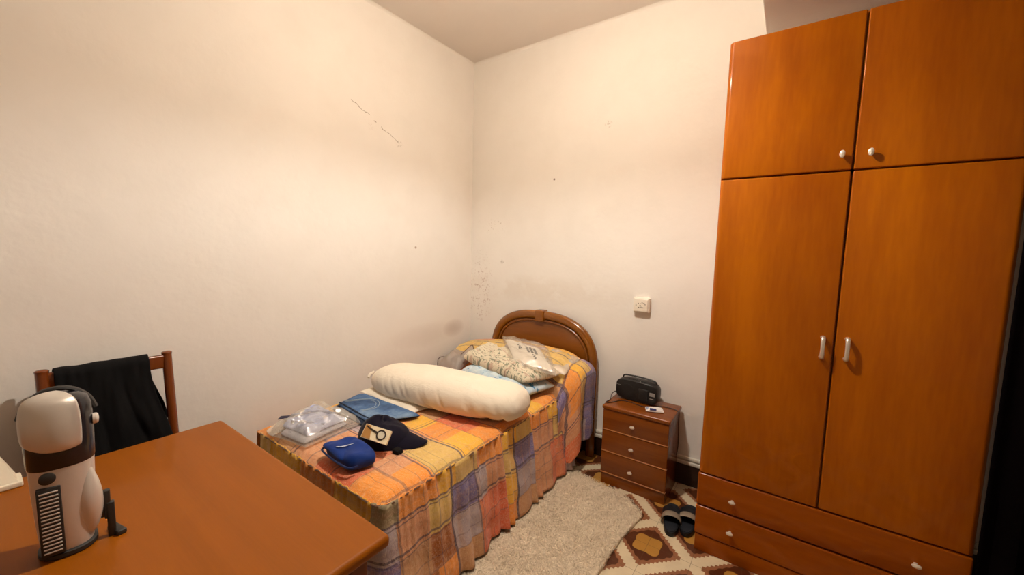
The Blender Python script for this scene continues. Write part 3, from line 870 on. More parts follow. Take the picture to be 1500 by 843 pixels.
# jeans
def denim():
    t = MT('blue_denim'); p = t.coord()
    w = t.noise(p, 7, 4, .6)
    c = t.ramp(w, [(.35, hexc('1e3460')), (.52, hexc('4a6896')), (.68, hexc('8098b4'))])
    tw = t.noise(t.scale(p, (400, 400, 400)), 1, 1)
    c = t.mix(t.m_('MULTIPLY', tw, .3), c, hexc('86a0b4'))
    t.bump(t.m_('ADD', t.m_('MULTIPLY', tw, .1), t.noise(p, 18, 3)), .4, .006)
    return t.set(c, .9, 0, .1)
M['denim'] = denim(); M['denim_dark'] = fabric('dark_denim_edge', hexc('14243c')); M['stitch'] = fabric('jean_stitching', hexc('a8b8c4'))
jn = empty('folded_jeans', (-1.83, 1.30, TZ), 0, 'folded blue denim jeans lying on the bed by the wall', 'jeans')
bm = bmesh.new(); cushion(bm, (-2.05, 1.165, TZ), (-1.72, 1.145, TZ), (-1.57, 1.42, TZ), (-2.10, 1.37, TZ), .022, 2, .004, 9, 50, 34, .3, .01); build('lower_layer', bm, M['denim_dark'], jn, auto=0)
bm = bmesh.new(); cushion(bm, (-2.035, 1.195, TZ + .018), (-1.70, 1.165, TZ + .018), (-1.545, 1.395, TZ + .016), (-2.09, 1.385, TZ + .018), .022, 7, .006, 9, 60, 40, .3, .01, wfreq=10); build('upper_layer', bm, M['denim'], jn, auto=0)
jz = TZ + .0405
bm = bmesh.new()
tube(bm, catmull([(-2.02, 1.23, jz), (-1.94, 1.33, jz + .001), (-1.86, 1.345, jz + .001), (-1.80, 1.29, jz), (-1.82, 1.215, jz)], 8), .0018, 6)
tube(bm, catmull([(-2.005, 1.225, jz), (-1.935, 1.315, jz + .001), (-1.865, 1.328, jz + .001), (-1.815, 1.28, jz), (-1.835, 1.213, jz)], 8), .0012, 6)
build('pocket_stitching', bm, M['stitch'], jn)
M['stitch'].node_tree.nodes['Principled BSDF'].inputs['Roughness'].default_value = .9
bm = bmesh.new(); tube(bm, catmull([(-2.03, 1.207, jz - .004), (-1.90, 1.195, jz - .001), (-1.78, 1.183, jz - .002), (-1.72, 1.182, jz - .004)], 8), .0035, 6); build('waistband_seam', bm, M['denim_dark'], jn)

# shirt in a packet
M['shirt'] = fabric('pale_blue_shirt_cloth', hexc('a8b4de'), .9, .10); M['shirt2'] = fabric('shirt_fold_shade', hexc('7078a0')); M['shirt_dark'] = fabric('dark_shirt_detail', hexc('38324a')); M['card_edge'] = simple('packing_card', hexc('c0c0cc'), .6)
sh = empty('packed_shirt', (-1.93, 1.0, TZ), 0, 'folded pale blue shirt in a clear plastic packet near the foot of the bed', 'shirt packet')
bm = bmesh.new(); cushion(bm, (-1.95, .845, TZ + .004), (-1.76, .868, TZ + .004), (-1.79, 1.115, TZ + .004), (-2.08, 1.115, TZ + .004), .022, 4, .003, 9, 30, 24, .3, .01); build('lower_fold', bm, M['card_edge'], sh, auto=0)
bm = bmesh.new(); cushion(bm, (-1.98, .870, TZ + .022), (-1.775, .895, TZ + .022), (-1.80, 1.12, TZ + .022), (-2.09, 1.10, TZ + .022), .034, 9, .020, 7, 60, 44, .3, .04, wfreq=14); shb = build('shirt_body', bm, M['shirt'], sh, auto=0)
zt = TZ + .0525
bm = bmesh.new()
tube(bm, catmull([(-2.03, .945, zt), (-1.99, .99, zt + .006), (-1.95, 1.05, zt + .006), (-1.87, 1.085, zt + .004)], 8), .004, 6, sx=2)
tube(bm, catmull([(-1.98, .91, zt - .004), (-1.92, .925, zt + .002), (-1.86, .95, zt + .004), (-1.80, .99, zt)], 8), .003, 6, sx=2)
build('collar_fold', bm, M['shirt2'], sh)
bm = bmesh.new(); tube(bm, catmull([(-2.07, .91, TZ + .042), (-2.02, .93, TZ + .052), (-1.985, .95, zt + .004)], 5), .004, 6, sx=2.5); tube(bm, catmull([(-2.06, .895, TZ + .040), (-2.01, .92, TZ + .052), (-1.965, .915, zt + .003), (-1.93, .905, zt)], 5), .003, 6, sx=2.5)
build('collar_tab', bm, M['shirt_dark'], sh)
bm = bmesh.new(); cushion(bm, (-1.985, .805, TZ + .002), (-1.715, .85, TZ + .002), (-1.735, 1.165, TZ + .002), (-2.13, 1.14, TZ + .002), .078, 12, .030, 5, 90, 70, .12, .04, wfreq=16)
build('clear_packet', bm, M['film'], sh, auto=0)
bm = bmesh.new(); cushion(bm, (-2.045, .825, TZ + .002), (-1.955, .815, TZ + .002), (-2.04, 1.10, TZ + .012), (-2.13, 1.09, TZ + .02), .018, 2, .008, 5, 24, 30, .3, .0); build('packet_flap', bm, M['film_milky'], sh, auto=0)

# cap
M['navy'] = fabric('navy_cap_cloth', hexc('100c1e'), .95, .2, .3, sheen=.1)
cap = empty('baseball_cap', (-1.50, 1.13, TZ), math.radians(28), 'dark navy cap with its peak pointing right on the bed', 'cap')
bm = bmesh.new()
def capf(u, v):
    a = 2 * PI * u; r = math.sin(v * PI / 2) ; z = math.cos(v * PI / 2)
    x = .118 * r * math.cos(a) * (1.12 if math.cos(a) > 0 else 1); y = .098 * r * math.sin(a)
    dent = .014 * nz(x * 14, y * 14, 3) + .006 * nz(x * 40, y * 40)
    return Vector((x - .02, y, .004 + .108 * z ** .75 + dent * z + (.018 * math.cos(a) * z * -1)))
grid(bm, 60, 24, capf); bmesh.ops.remove_doubles(bm, verts=bm.verts, dist=1e-5)
build('crown', bm, M['navy'], cap, world=False, auto=0)
bm = bmesh.new()
def brim(u, v):
    a = (u - .5) * 2.5
    x0 = .070 * math.cos(a); y0 = .092 * math.sin(a)
    x = x0 + v * (.128 * math.cos(a * .7) ** .8); y = y0 * (1 - .30 * v)
    return Vector((x, y, .060 - .048 * v ** .8 - 5.0 * (y * y) + .004 * nz(x * 20, y * 20) + .002))
grid(bm, 30, 10, brim); build('peak', bm, M['navy'], cap, world=False, solid=.004, auto=0)
bm = bmesh.new(); box(bm, -1.392, -1.352, 1.073, 1.106, TZ + .002, TZ + .022, .005, 3, None)
build('strap_buckle', bm, M['black_fabric'], cap)

# card with printed hand glass
M['card_cream'] = simple('cream_card', hexc('e6d4b0'), .5); M['card_tan'] = simple('tan_print', hexc('b07c3c'), .5); M['ink'] = simple('dark_print', hexc('35281c'), .5); M['lens'] = simple('pale_grey_print', hexc('cfc6ae'), .5); M['kraft'] = simple('card_side', hexc('8a6a44'), .6)
BL, BR_, TR, TL = Vector((-1.505, .992, .602)), Vector((-1.370, 1.026, .592)), Vector((-1.372, 1.060, .630)), Vector((-1.520, 1.034, .644))
cu_, cv_ = (BR_ - BL), (TL - BL)
cn = cu_.cross(cv_).normalized()
cd = empty('picture_card', tuple((BL + TR) / 2), 0, 'small cream box printed with a round hand lens leaning on the navy cap', 'card box')
def cpt(a, b, h=0): return BL + cu_ * a + cv_ * b + cn * h
bm = bmesh.new()
loft(bm, [[cpt(0, 0, -.009), cpt(1, 0, -.009), cpt(1, 1, -.009), cpt(0, 1, -.009)], [cpt(0, 0), cpt(1, 0), cpt(1, 1), cpt(0, 1)]]); build('box', bm, M['card_cream'], cd, smooth=False)
def poly(pts, h, mat, name, th=.0006):
    bm = bmesh.new(); loft(bm, [[cpt(a, b, h - th) for a, b in pts], [cpt(a, b, h) for a, b in pts]]); return build(name, bm, mat, cd, smooth=False)
poly([(.02, .04), (.36, .04), (.22, .96), (.02, .96)], .0012, M['card_tan'], 'tan_panel')
asp = cu_.length / cv_.length
cx_, cy_ = .70, .52
bm = bmesh.new(); tube(bm, [cpt(cx_ + .155 * math.cos(a), cy_ + .155 * asp * math.sin(a) * .9, .002) for a in [2 * PI * k / 32 for k in range(32)]], .0032, 6, closed=True, ref=cn); build('lens_ring', bm, M['ink'], cd)
poly([(cx_ + .145 * math.cos(2 * PI * k / 24), cy_ + .145 * asp * .9 * math.sin(2 * PI * k / 24)) for k in range(24)], .0016, M['lens'], 'lens_disc')
bm = bmesh.new(); tube(bm, [cpt(.06, .86, .002), cpt(.30, .70, .002), cpt(.56, .58, .002)], [.0022, .0034, .0042], 6, ref=cn); build('lens_handle', bm, M['ink'], cd)

# blue pouch
M['pouch'] = fabric('royal_blue_nylon', hexc('08307c'), .6, .35, .3, 500, .1, 14); M['pouch_dark'] = fabric('dark_blue_nylon', hexc('0a2458'), .7); M['logo'] = simple('white_embroidery', hexc('c8ccd8'), .7)
po = empty('blue_pouch', (-1.465, .93, TZ), 0, 'royal blue zip pouch with a small white emblem near the foot of the bed', 'pouch')
bm = bmesh.new(); cushion(bm, (-1.61, .872, TZ), (-1.385, .858, TZ), (-1.345, .975, TZ), (-1.545, 1.005, TZ), .072, 21, .014, 6, 50, 40, .55, .01, wfreq=13, rc=.14); build('pouch_body', bm, M['pouch'], po, auto=0)
bm = bmesh.new()
cushion(bm, (-1.612, .862, TZ + .052), (-1.43, .850, TZ + .040), (-1.395, .96, TZ + .052), (-1.545, 1.00, TZ + .054), .022, 8, .008, 6, 36, 30, .3, .02, wfreq=14, rc=.12); build('flap', bm, M['pouch'], po, auto=0)
bm = bmesh.new(); tube(bm, catmull([(-1.600, .885, TZ + .042), (-1.590, .862, TZ + .040), (-1.48, .852, TZ + .036), (-1.385, .856, TZ + .034), (-1.365, .885, TZ + .036)], 8), .0045, 6); build('zip', bm, M['pouch_dark'], po)
bm = bmesh.new()
for a, b, c_ in (((-1.500, .882), (-1.485, .900), (-1.475, .945)), ((-1.508, .878), (-1.500, .883), (-1.490, .893))):
    zz = TZ + .0755
    tube(bm, [(*a, zz), (*b, zz + .0005), (*c_, zz)], [.002, .0038, .0008], 6, sx=1.0, sy=.6)
build('emblem', bm, M['logo'], po)

# pillows by the head
bp = empty('blue_pillow', (-1.53, 2.12, TZ), 0, 'blue and white mottled pillow underneath the floral pillow', 'pillow')
bm = bmesh.new(); cushion(bm, (-1.86, 2.00, TZ + .004), (-1.225, 1.87, TZ + .004), (-1.15, 2.17, TZ + .012), (-1.87, 2.30, TZ + .03), .108, 31, .016, 3.2, 60, 44, .45, .04, wfreq=10); build('pillow_body', bm, M['blue_tie'], bp, auto=0)
fp = empty('floral_pillow', (-1.55, 2.18, TZ + .1), 0, 'cream pillow with small green and pink flower print by the headboard', 'pillow')
bm = bmesh.new(); cushion(bm, (-1.90, 2.08, TZ + .092), (-1.25, 1.945, TZ + .080), (-1.125, 2.20, TZ + .095), (-1.87, 2.37, TZ + .13), .105, 41, .030, 4.5, 70, 50, .42, .01, wfreq=9); build('pillow_body', bm, M['floral'], fp, auto=0)
M['white_shirt'] = fabric('white_garment_cloth', hexc('e6ded2'), .9, .04); M['ink2'] = simple('black_print', hexc('2e2622'), .6)
pw = empty('packed_white_clothes', (-1.5, 2.22, .72), 0, 'folded white garment in clear plastic lying on the floral pillow', 'clothes packet')
q = [(-1.72, 2.37, .745), (-1.325, 2.01, .700), (-1.115, 2.085, .675), (-1.38, 2.37, .735)]
bm = bmesh.new(); cushion(bm, (-1.71, 2.35, .765), (-1.40, 2.045, .712), (-1.135, 2.085, .692), (-1.37, 2.33, .742), .035, 6, .010, 6, 44, 36, .25, .03, wfreq=12); build('garment', bm, M['white_shirt'], pw, auto=0)
bm = bmesh.new(); cushion(bm, (-1.80, 2.43, .765), (-1.40, 2.00, .705), (-1.09, 2.06, .680), (-1.34, 2.39, .738), .060, 16, .020, 5, 60, 44, .15, .02, wfreq=12); build('clear_packet', bm, M['film'], pw, auto=0)
bm = bmesh.new()
GQ = [Vector(c) for c in ((-1.71, 2.35, .765), (-1.40, 2.045, .712), (-1.135, 2.085, .692), (-1.37, 2.33, .742))]
def gq(u, v): return GQ[0] * (1 - u) * (1 - v) + GQ[1] * u * (1 - v) + GQ[2] * u * v + GQ[3] * (1 - u) * v + Vector((0, 0, .040))
for i in range(5):
    for j in range(3):
        box(bm, -.008, .008, -.006, .006, -.003, .002, 0, 1, Matrix.Translation(gq(.30 + i * .055, .52 + j * .10)) @ Matrix.Rotation(-.6, 4, 'Z'))
for k in range(5): box(bm, -.005, .005, -.003, .003, -.003, .002, 0, 1, Matrix.Translation(gq(.62 + k * .045, .60 + .03 * (k % 2))) @ Matrix.Rotation(.6 + k, 4, 'Z'))
for k in range(4): box(bm, -.006, .006, -.003, .003, -.003, .002, 0, 1, Matrix.Translation(gq(.30 + k * .05, .30 + .03 * (k % 3))) @ Matrix.Rotation(.3 + k, 4, 'Z'))
build('printed_pattern', bm, M['ink2'], pw, smooth=False)
cb = empty('clear_bag', (-1.2, 2.33, .7), 0, 'empty crumpled clear plastic bag beside the white garment by the headboard', 'plastic bag')
bm = bmesh.new(); cushion(bm, (-1.29, 2.17, .665), (-1.115, 2.20, .650), (-1.115, 2.43, .708), (-1.36, 2.44, .742), .030, 19, .016, 5, 40, 40, .2, .02, wfreq=16); build('bag_film', bm, M['film_milky'], cb, auto=0)
# organza pouch
og = empty('organza_bag', (-2.02, 2.2, TZ), 0, 'sheer brown organza bag with dark rims between the wall and the pillows', 'bag')
bm = bmesh.new(); cushion(bm, (-2.12, 2.02, TZ + .004), (-1.90, 2.03, TZ + .004), (-1.89, 2.22, TZ + .085), (-2.12, 2.24, TZ + .085), .085, 51, .035, 3, 40, 34, .2, .04, wfreq=14); build('pouch_body', bm, M['organza'], og, auto=0)
M['rim'] = fabric('dark_brown_rim', hexc('4a2c24'))
def flap(pts, name):
    cpts = catmull(pts, 8); base = Vector(((pts[0][0] + pts[-1][0]) / 2, (pts[0][1] + pts[-1][1]) / 2, TZ + .02))
    bm = bmesh.new(); n = len(cpts) - 1
    p0, p1 = Vector(pts[0]), Vector(pts[-1])
    grid(bm, n, 8, lambda u, v: cpts[round(u * n)].lerp(p0.lerp(p1, u), v) + Vector((.008 * nz(u * 6, v * 6, 1), .02 * math.sin(v * PI) * nz(u * 3, v * 3, 7), 0)))
    f = build(name, bm, M['organza'], og, auto=0)
    bm = bmesh.new(); tube(bm, cpts, .0028, 6); build('rim', bm, M['rim'], f)
flap([(-2.125, 2.06, TZ + .03), (-2.125, 2.075, TZ + .085), (-2.09, 2.10, TZ + .10), (-2.03, 2.12, TZ + .08), (-1.96, 2.13, TZ + .045)], 'mouth_flap')
flap([(-1.995, 2.10, .590), (-1.97, 2.155, .650), (-1.935, 2.235, .715), (-1.905, 2.225, .694), (-1.87, 2.21, .702), (-1.83, 2.19, .695)], 'mouth_flap')

# ================================================================== RUG
def rugmat():
    t = MT('beige_shaggy_wool'); p = t.pos()
    a = t.noise(p, 28, 5, .7); b = t.noise(p, 110, 3, .6)
    c = t.mix(a, hexc('d6c2a4'), hexc('fff0d8'))
    c = t.mix(t.m_('MULTIPLY', t.m_('SUBTRACT', b, .45, clamp=True), 1.3), c, hexc('94785a'))
    t.bump(t.m_('ADD', a, b), .7, .012)
    return t.set(c, 1, 0, .05)
M['rug'] = rugmat()
outl = catmull([(-.560, 2.10, 0), (-.70, 2.21, 0), (-.88, 2.235, 0), (-1.04, 2.262, 0), (-1.25, 2.24, 0), (-1.38, 2.05, 0), (-1.40, 1.6, 0), (-1.38, 1.1, 0), (-1.2, .92, 0), (-.9, .93, 0), (-.66, 1.0, 0), (-.615, 1.25, 0), (-.592, 1.58, 0), (-.585, 1.82, 0), (-.560, 2.02, 0)], 10, True)
ctr = Vector((-1.0, 1.6, 0))
bm = bmesh.new(); NR = 60; NA = len(outl); prev = None
rg = []
for i in range(1, NR + 1):
    t = (i / NR) ** .75; ring = []
    for k, p in enumerate(outl):
        q_ = ctr.lerp(p, t) + (Vector((.006 * nz(p.x * 30, p.y * 30), .006 * nz(p.y * 30, p.x * 30, 3), 0)) * (1 if i > NR - 3 else 0))
        h = .016 + .006 * nz(q_.x * 40, q_.y * 40) + .005 * nz(q_.x * 90, q_.y * 90, 2) + .004 * nz(q_.x * 9, q_.y * 9)
        if i == NR: h = .001
        elif i == NR - 1: h *= .75
        ring.append(Vector((q_.x, q_.y, h)))
    rg.append(ring)
loft(bm, rg, caps=True)
rug = build('shaggy_rug', bm, M['rug'], auto=0, loc=(-1.0, 1.6, 0))
tag(rug, 'beige shaggy wool rug on the patterned floor beside the bed', 'rug')
# yarn tufts standing out of the pile
bm = bmesh.new()
def inside(x, y):
    c = False; n = len(outl); j = n - 1
    for i in range(n):
        a, b = outl[i], outl[j]
        if (a.y > y) != (b.y > y) and x < (b.x - a.x) * (y - a.y) / (b.y - a.y) + a.x: c = not c
        j = i
    return c
rnd = random.Random(3)
cnt = 0
while cnt < 26000:
    x = rnd.uniform(-1.2, -.55); y = rnd.uniform(.95, 2.27)
    if not inside(x, y): continue
    cnt += 1
    a = rnd.uniform(0, 2 * PI); l = rnd.uniform(.006, .016); w = .0011
    z0 = .012
    d = Vector((math.cos(a), math.sin(a), 0)); sd = Vector((-d.y, d.x, 0)) * w
    p0 = Vector((x, y, z0)); p1 = p0 + d * l * .5 + Vector((0, 0, .008 + rnd.random() * .005)); p2 = p0 + d * l + Vector((0, 0, .004 + rnd.random() * .006))
    v = [bm.verts.new(q_) for q_ in (p0 - sd, p0 + sd, p1 - sd, p1 + sd, p2)]
    bm.faces.new((v[0], v[1], v[3], v[2])); bm.faces.new((v[2], v[3], v[4]))
tf_ = build('pile', bm, M['rug'], rug, auto=0); tf_['kind'] = 'stuff'

# ================================================================== SLIPPERS
M['rubber'] = simple('black_rubber', hexc('0e1016'), .55, bump=.3, bscale=120); M['foot'] = simple('worn_grey_footbed', hexc('191d26'), .6, bump=.3, bscale=300); M['strap_grey'] = simple('grey_strap_band', hexc('8c7e6c'), .5)
def slipper(loc, rz, label):
    r = empty('slipper', loc, rz, label, 'slipper', None)
    def outline(k, z):
        pts = []
        for i in range(40):
            a = 2 * PI * i / 40; c, s_ = math.cos(a), math.sin(a)
            y = s_ * .132; w = .047 if s_ > 0 else .041
            w *= (1 - .10 * math.exp(-((y + .02) / .035) ** 2))
            x = math.copysign(abs(c) ** .75, c) * w
            pts.append(Vector((x * k, y * (1 - (1 - k) * .35), z)))
        return pts
    bm = bmesh.new(); loft(bm, [outline(.93, 0), outline(1, .005), outline(1.0, .020), outline(.97, .025)]); build('sole', bm, M['rubber'], r, world=False)
    bm = bmesh.new(); loft(bm, [outline(.86, .0245), outline(.84, .0275)]); build('footbed', bm, M['foot'], r, world=False)
    def st(y0, y1, h0, h1, n=.0):
        def f(u, v):
            a = PI * u; y = y0 + (y1 - y0) * v; h = h0 + (h1 - h0) * v
            return Vector((-.050 * math.cos(a), y - .012 * math.sin(a) * (1 - v), .012 + math.sin(a) ** .7 * h))
        return f
    bm = bmesh.new(); grid(bm, 24, 8, st(-.045, .060, .056, .040)); build('strap', bm, M['rubber'], r, world=False, solid=.005, auto=0)
    bm = bmesh.new(); grid(bm, 24, 4, st(-.050, -.012, .0600, .0565)); build('strap_band', bm, M['strap_grey'], r, world=False, solid=.003, auto=0)['label'] = 'grey band on the strap'
    return r
slipper((-.414, 2.150, 0), math.radians(9), 'black rubber slipper with a grey strap band next to the nightstand, the left one')
slipper((-.338, 2.195, 0), math.radians(4), 'black rubber slipper with a grey strap band, the one tucked against the wardrobe')

# ================================================================== DESK
DX0, DX1, DY0, DY1, DZ = -1.80, -.745, -.85, .572, .75
dk = empty('desk', (-1.27, -.14, 0), 0, 'orange brown wooden desk with rounded edges in the lower left foreground', 'desk')
bm = bmesh.new()
box(bm, DX0, DX1, DY0, DY1, DZ - .034, DZ, .014, 6)
build('desktop', bm, M['desk'], dk)
bm = bmesh.new(); box(bm, DX1 - .055, DX1 - .033, DY0 + .04, DY1 - .12, .0, DZ - .034, .002); build('side_panel', bm, M['desk_side'], dk)
bm = bmesh.new(); box(bm, DX0 + .04, DX0 + .062, DY0 + .04, DY1 - .12, .0, DZ - .034, .002); build('side_panel', bm, M['desk_side'], dk)
for x in (DX0 + .04, DX1 - .075):
    bm = bmesh.new(); box(bm, x, x + .045, DY1 - .09, DY1 - .045, 0, DZ - .034, .006); build('leg', bm, M['desk_side'], dk)
bm = bmesh.new(); box(bm, DX0 + .06, DX1 - .06, -.02, 0, .30, DZ - .034, .002); build('modesty_panel', bm, M['desk_side'], dk)
bm = bmesh.new(); box(bm, DX0 + .065, DX1 - .058, DY1 - .075, DY1 - .057, DZ - .11, DZ - .034, .002); build('apron', bm, M['desk_side'], dk)

# white container at the left end of the desk
M['white_tub'] = simple('white_moulded_plastic', hexc('e0d6c0'), .45)
tb = empty('white_container', (-1.765, -.03, DZ), 0, 'white tapered box at the far left corner of the desk', 'box')
bm = bmesh.new()
loft(bm, [[Vector((x * k, y - (o if y > 0 else 0), z)) for x, y in ((-.03, -.16), (.035, -.16), (.035, .092), (-.03, .092))] for k, o, z in ((1, 0, .014), (1, 0, .0141), (1, .026, .080))])
for v in bm.verts:
    if v.co.z > .05 and v.co.x > 0: v.co.x = -.012
build('body', bm, M['white_tub'], tb, world=False, smooth=False)
bm = bmesh.new(); box(bm, -.034, .040, -.115, .100, 0, .016, .004); build('rim', bm, M['white_tub'], tb, world=False)

# ================================================================== CHAIR
ch = empty('chair', (-1.92, .32, 0), 0, 'brown wooden chair standing between the desk and the left wall under a black garment', 'chair')
PY0, PY1 = .150, .493
def post(y):
    bm = bmesh.new()
    pts = catmull([(-2.10, y, 0), (-2.095, y, .45), (-2.11, y, .70), (-2.135, y, .93), (-2.140, y, .985)], 8)
    tube(bm, pts, [.017] * (len(pts) - 4) + [.018, .0185, .017, .012], 12, sx=1.0, sy=1.15)
    build('back_post', bm, M['chair'], ch)
post(PY0); post(PY1)
bm = bmesh.new(); box(bm, -2.150, -2.126, PY0, PY1, .915, .972, .008, 4); build('top_rail', bm, M['chair'], ch)
bm = bmesh.new(); box(bm, -2.12, -2.10, PY0, PY1, .60, .64, .006); build('lower_rail', bm, M['chair'], ch)
bm = bmesh.new(); box(bm, -2.09, -1.70, PY0 - .01, PY1 + .01, .43, .465, .012, 4); build('seat', bm, M['chair'], ch)
for y in (PY0 + .01, PY1 - .01):
    bm = bmesh.new(); tube(bm, [(-1.73, y, 0), (-1.735, y, .43)], [.013, .017], 10); build('leg', bm, M['chair'], ch)
# garment over the back
gm = empty('black_garment', (-2.13, .31, .6), 0, 'black garment draped over the back of the wooden chair', 'garment')
def garm(side):
    def f(u, v):
        # v 0 top .. 1 bottom
        yl = .176 - .004 * v; yr = .432 + .060 * sstep(.1, 1, v)
        y = yl + (yr - yl) * u
        z = .983 - v * (.43 if side > 0 else .30) + .004 * nz(u * 6, 1)
        bulge = .004 + .016 * abs(math.sin(u * 9 + 1.5 * nz(u * 3, v * 2))) * sstep(.05, .6, v) + .006 * nz(u * 14, v * 4)
        xr = -2.138 + side * (.018 + bulge) + (.02 * v if side > 0 else .0)
        top = 1 - sstep(0, .04, v)
        return Vector((xr * (1 - top) + -2.138 * top, y, z))
    return f
bm = bmesh.new(); grid(bm, 60, 40, garm(1)); grid(bm, 60, 40, garm(-1), flip=True); bmesh.ops.remove_doubles(bm, verts=bm.verts, dist=1e-4)
build('cloth', bm, M['black_fabric'], gm, auto=0, solid=.004)

# ================================================================== LANTERN
M['silver'] = simple('silver_plastic', (.66, .61, .55), .34, .35, .5); M['silver_hood'] = simple('brushed_silver_hood', (.70, .65, .58), .28, .5); M['blk'] = simple('black_gloss_plastic', (.012, .012, .016), .18, 0, .6); M['blk_m'] = simple('black_matt_plastic', (.02, .018, .016), .5)
ln = empty('rechargeable_lantern', (-1.297, .108, DZ), math.radians(-8), 'silver and black rechargeable lantern with a louvred front standing on the desk', 'lantern')
# local frame: +x = front (towards the chair side of the desk edge), +y = its right in the picture
def ell(rx, ry, z, cx=0, cy=0, e=2.4, n=48, tilt=0):
    out = []
    for k in range(n):
        a = 2 * PI * k / n; c, s_ = math.cos(a), math.sin(a)
        out.append(Vector((cx + math.copysign(abs(c) ** (2 / e), c) * rx, cy + math.copysign(abs(s_) ** (2 / e), s_) * ry, z + tilt * math.copysign(abs(s_) ** (2 / e), s_) * ry)))
    return out
bm = bmesh.new(); loft(bm, [ell(.043, .043, 0), ell(.046, .046, .004), ell(.046, .046, .012), ell(.040, .041, .015)]); build('base', bm, M['blk_m'], ln, world=False)
bm = bmesh.new(); loft(bm, [ell(.040, .040, .012), ell(.043, .042, .03), ell(.044, .0455, .08), ell(.0445, .048, .14), ell(.0445, .0495, .185), ell(.045, .050, .208)]); build('body', bm, M['silver'], ln, world=False)
bm = bmesh.new(); loft(bm, [ell(.0455, .0505, .206), ell(.047, .052, .212), ell(.048, .053, .26), ell(.048, .053, .310), ell(.047, .052, .332), ell(.042, .047, .348), ell(.028, .033, .358), ell(.004, .005, .361)]); build('head', bm, M['blk'], ln, world=False)
# silver hood
bm = bmesh.new()
HP = catmull([(.0510, .246, 0), (.0545, .254, 0), (.0565, .276, 0), (.0565, .306, 0), (.0530, .336, 0), (.044, .354, 0), (.022, .364, 0), (.000, .366, 0)], 4)
def hood(u, v):
    a = -1.22 + u * 1.86
    k = v * (len(HP) - 1); i0 = min(int(k), len(HP) - 2); p = HP[i0].lerp(HP[i0 + 1], k - i0)
    lift = .020 * (1 - math.cos(a - .1)) * (1 - v) 
    return Vector((p.x * math.cos(a) - .002, p.x * 1.02 * math.sin(a), p.y + lift))
grid(bm, 34, 24, hood); build('hood', bm, M['silver_hood'], ln, world=False, solid=.003, auto=0)
bm = bmesh.new(); tube(bm, catmull([(-.012, -.056, .312), (-.014, -.046, .340), (-.016, -.024, .362), (-.016, .0, .368), (-.016, .024, .362), (-.014, .046, .341), (-.012, .057, .312)], 6), .0055, 8, sx=1.5, sy=1.0); build('rim', bm, M['blk_m'], ln, world=False)
bm = bmesh.new(); lathe(bm, [(.012, 0), (.012, .006), (.009, .009), (.001, .010)], (.012, .052, .292), 20, 1, 1, Matrix.Rotation(-PI / 2, 4, 'X')); build('pivot', bm, M['silver'], ln, world=False)
# louvres
fy = -.020
bm = bmesh.new(); box(bm, .036, .0475, fy - .0175, fy + .0175, .016, .170, .002); build('louvre_panel', bm, M['blk_m'], ln, world=False)
bm = bmesh.new()
for k in range(17): box(bm, .0465, .0495, fy - .0135, fy + .0135, .024 + k * .0084, .0268 + k * .0084, .0006)
build('louvres', bm, M['silver'], ln, world=False)
bm = bmesh.new(); lathe(bm, [(.0125, -.006), (.0125, .0025), (.010, .004), (.001, .004)], (.0445, fy, .190), 24, 1, 1, Matrix.Rotation(PI / 2, 4, 'Y')); build('button', bm, M['blk_m'], ln, world=False)
# side pod
bm = bmesh.new()
rings = []
for k in range(19):
    t = k / 18; r = math.sin(PI * t ** .85) ** .8 * .024 + .0004
    rings.append([Vector((.018 + r * .9 * math.cos(a) + .004, .036 + r * .95 * math.sin(a), .024 + .178 * t)) for a in [2 * PI * q_ / 20 for q_ in range(20)]])
loft(bm, rings); build('side_grip', bm, M['silver'], ln, world=False)
bm = bmesh.new(); box(bm, .008, .022, .058, .070, .045, .115, .003); box(bm, -.004, .020, .044, .060, .050, .10, .003); box(bm, .010, .024, .062, .076, 0, .085, .003)
box(bm, .010, .060, .060, .078, 0, .012, .003, 3, Matrix.Translation((.0, .0, 0)) @ Matrix.Rotation(.35, 4, 'Z')); build('stand_bracket', bm, M['blk_m'], ln, world=False)

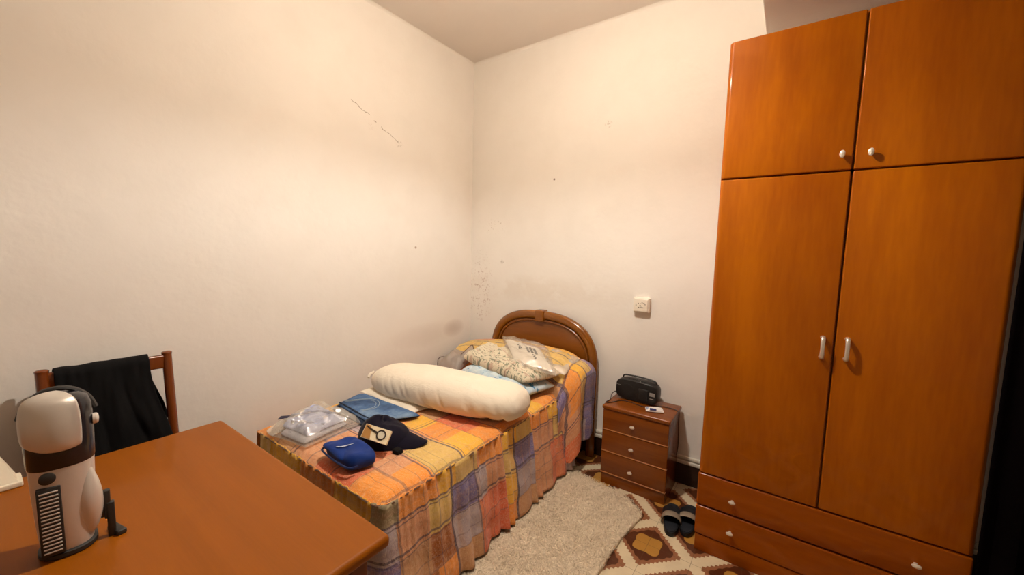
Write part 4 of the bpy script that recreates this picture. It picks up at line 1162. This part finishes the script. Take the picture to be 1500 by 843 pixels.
# ================================================================== CEILING LAMP (out of the frame, lights the room)
def glass_mat():
    t = MT('frosted_amber_glass')
    tr = t.n('ShaderNodeBsdfTransparent'); tr.inputs[0].default_value = (.42, .38, .34, 1)
    tl = t.n('ShaderNodeBsdfTranslucent'); tl.inputs[0].default_value = (.9, .85, .75, 1)
    m = t.n('ShaderNodeMixShader'); m.inputs[0].default_value = .14
    t.link(tr.outputs[0], m.inputs[1]); t.link(tl.outputs[0], m.inputs[2]); t.link(m.outputs[0], t.out.inputs['Surface'])
    return t.m
M['shade'] = glass_mat()
LP = Vector((-.86, 1.22, 2.66))
lp = empty('ceiling_lamp', tuple(LP), 0, 'square glass ceiling lamp hanging in the middle of the room', 'lamp')
bm = bmesh.new(); lathe(bm, [(.05, CZ), (.05, CZ - .02), (.008, CZ - .03), (.008, LP.z + .09), (.02, LP.z + .085), (.02, LP.z + .04), (.001, LP.z + .04)], (LP.x, LP.y, 0), 20); build('rod', bm, M['metal'], lp)
SW = .15
bm = bmesh.new()
rings = [[Vector((LP.x + sx * w, LP.y + sy * w * .85, LP.z + z)) for sx, sy in ((-1, -1), (1, -1), (1, 1), (-1, 1))] for w, z in ((.05, .085), (SW, .05), (SW, -.092))]
loft(bm, rings, caps=False); build('shade', bm, M['shade'], lp, smooth=False)
t = MT('lit_bulb'); em = t.n('ShaderNodeEmission'); em.inputs[0].default_value = (1, .925, .815, 1); em.inputs[1].default_value = 1270; t.link(em.outputs[0], t.out.inputs['Surface'])
bm = bmesh.new(); bmesh.ops.create_uvsphere(bm, u_segments=20, v_segments=12, radius=.032, matrix=Matrix.Translation(LP)); build('bulb', bm, t.m, lp)

# ================================================================== WORLD / CAMERA
w = bpy.data.worlds.new('room_ambient'); scene.world = w; w.use_nodes = True
w.node_tree.nodes['Background'].inputs[0].default_value = (1, .8, .6, 1); w.node_tree.nodes['Background'].inputs[1].default_value = .02
f_px, yaw, pitch, roll = 573.554, .612284, .0962247, .0236962
fw = Vector((-math.sin(yaw) * math.cos(pitch), math.cos(yaw) * math.cos(pitch), -math.sin(pitch)))
rt = Vector((math.cos(yaw), math.sin(yaw), 0)); up = rt.cross(fw)
rt2 = rt * math.cos(roll) + up * math.sin(roll); up2 = -rt * math.sin(roll) + up * math.cos(roll)
cam = bpy.data.cameras.new('camera'); co = bpy.data.objects.new('camera', cam); COL.objects.link(co)
mt = Matrix((rt2, up2, -fw)).transposed().to_4x4(); mt.translation = Vector((0, 0, 1.45)); co.matrix_world = mt
cam.sensor_width = 36; cam.lens = f_px / 1500 * 36; cam.clip_start = .02; cam.clip_end = 50
scene.camera = co
scene.view_settings.view_transform = 'Standard'
scene.view_settings.look = 'None'
scene.view_settings.exposure = 1.2
scene.view_settings.gamma = 1
scene.view_settings.use_curve_mapping = False
scene.cycles.max_bounces = 8
scene.cycles.transparent_max_bounces = 16
scene.cycles.diffuse_bounces = 5
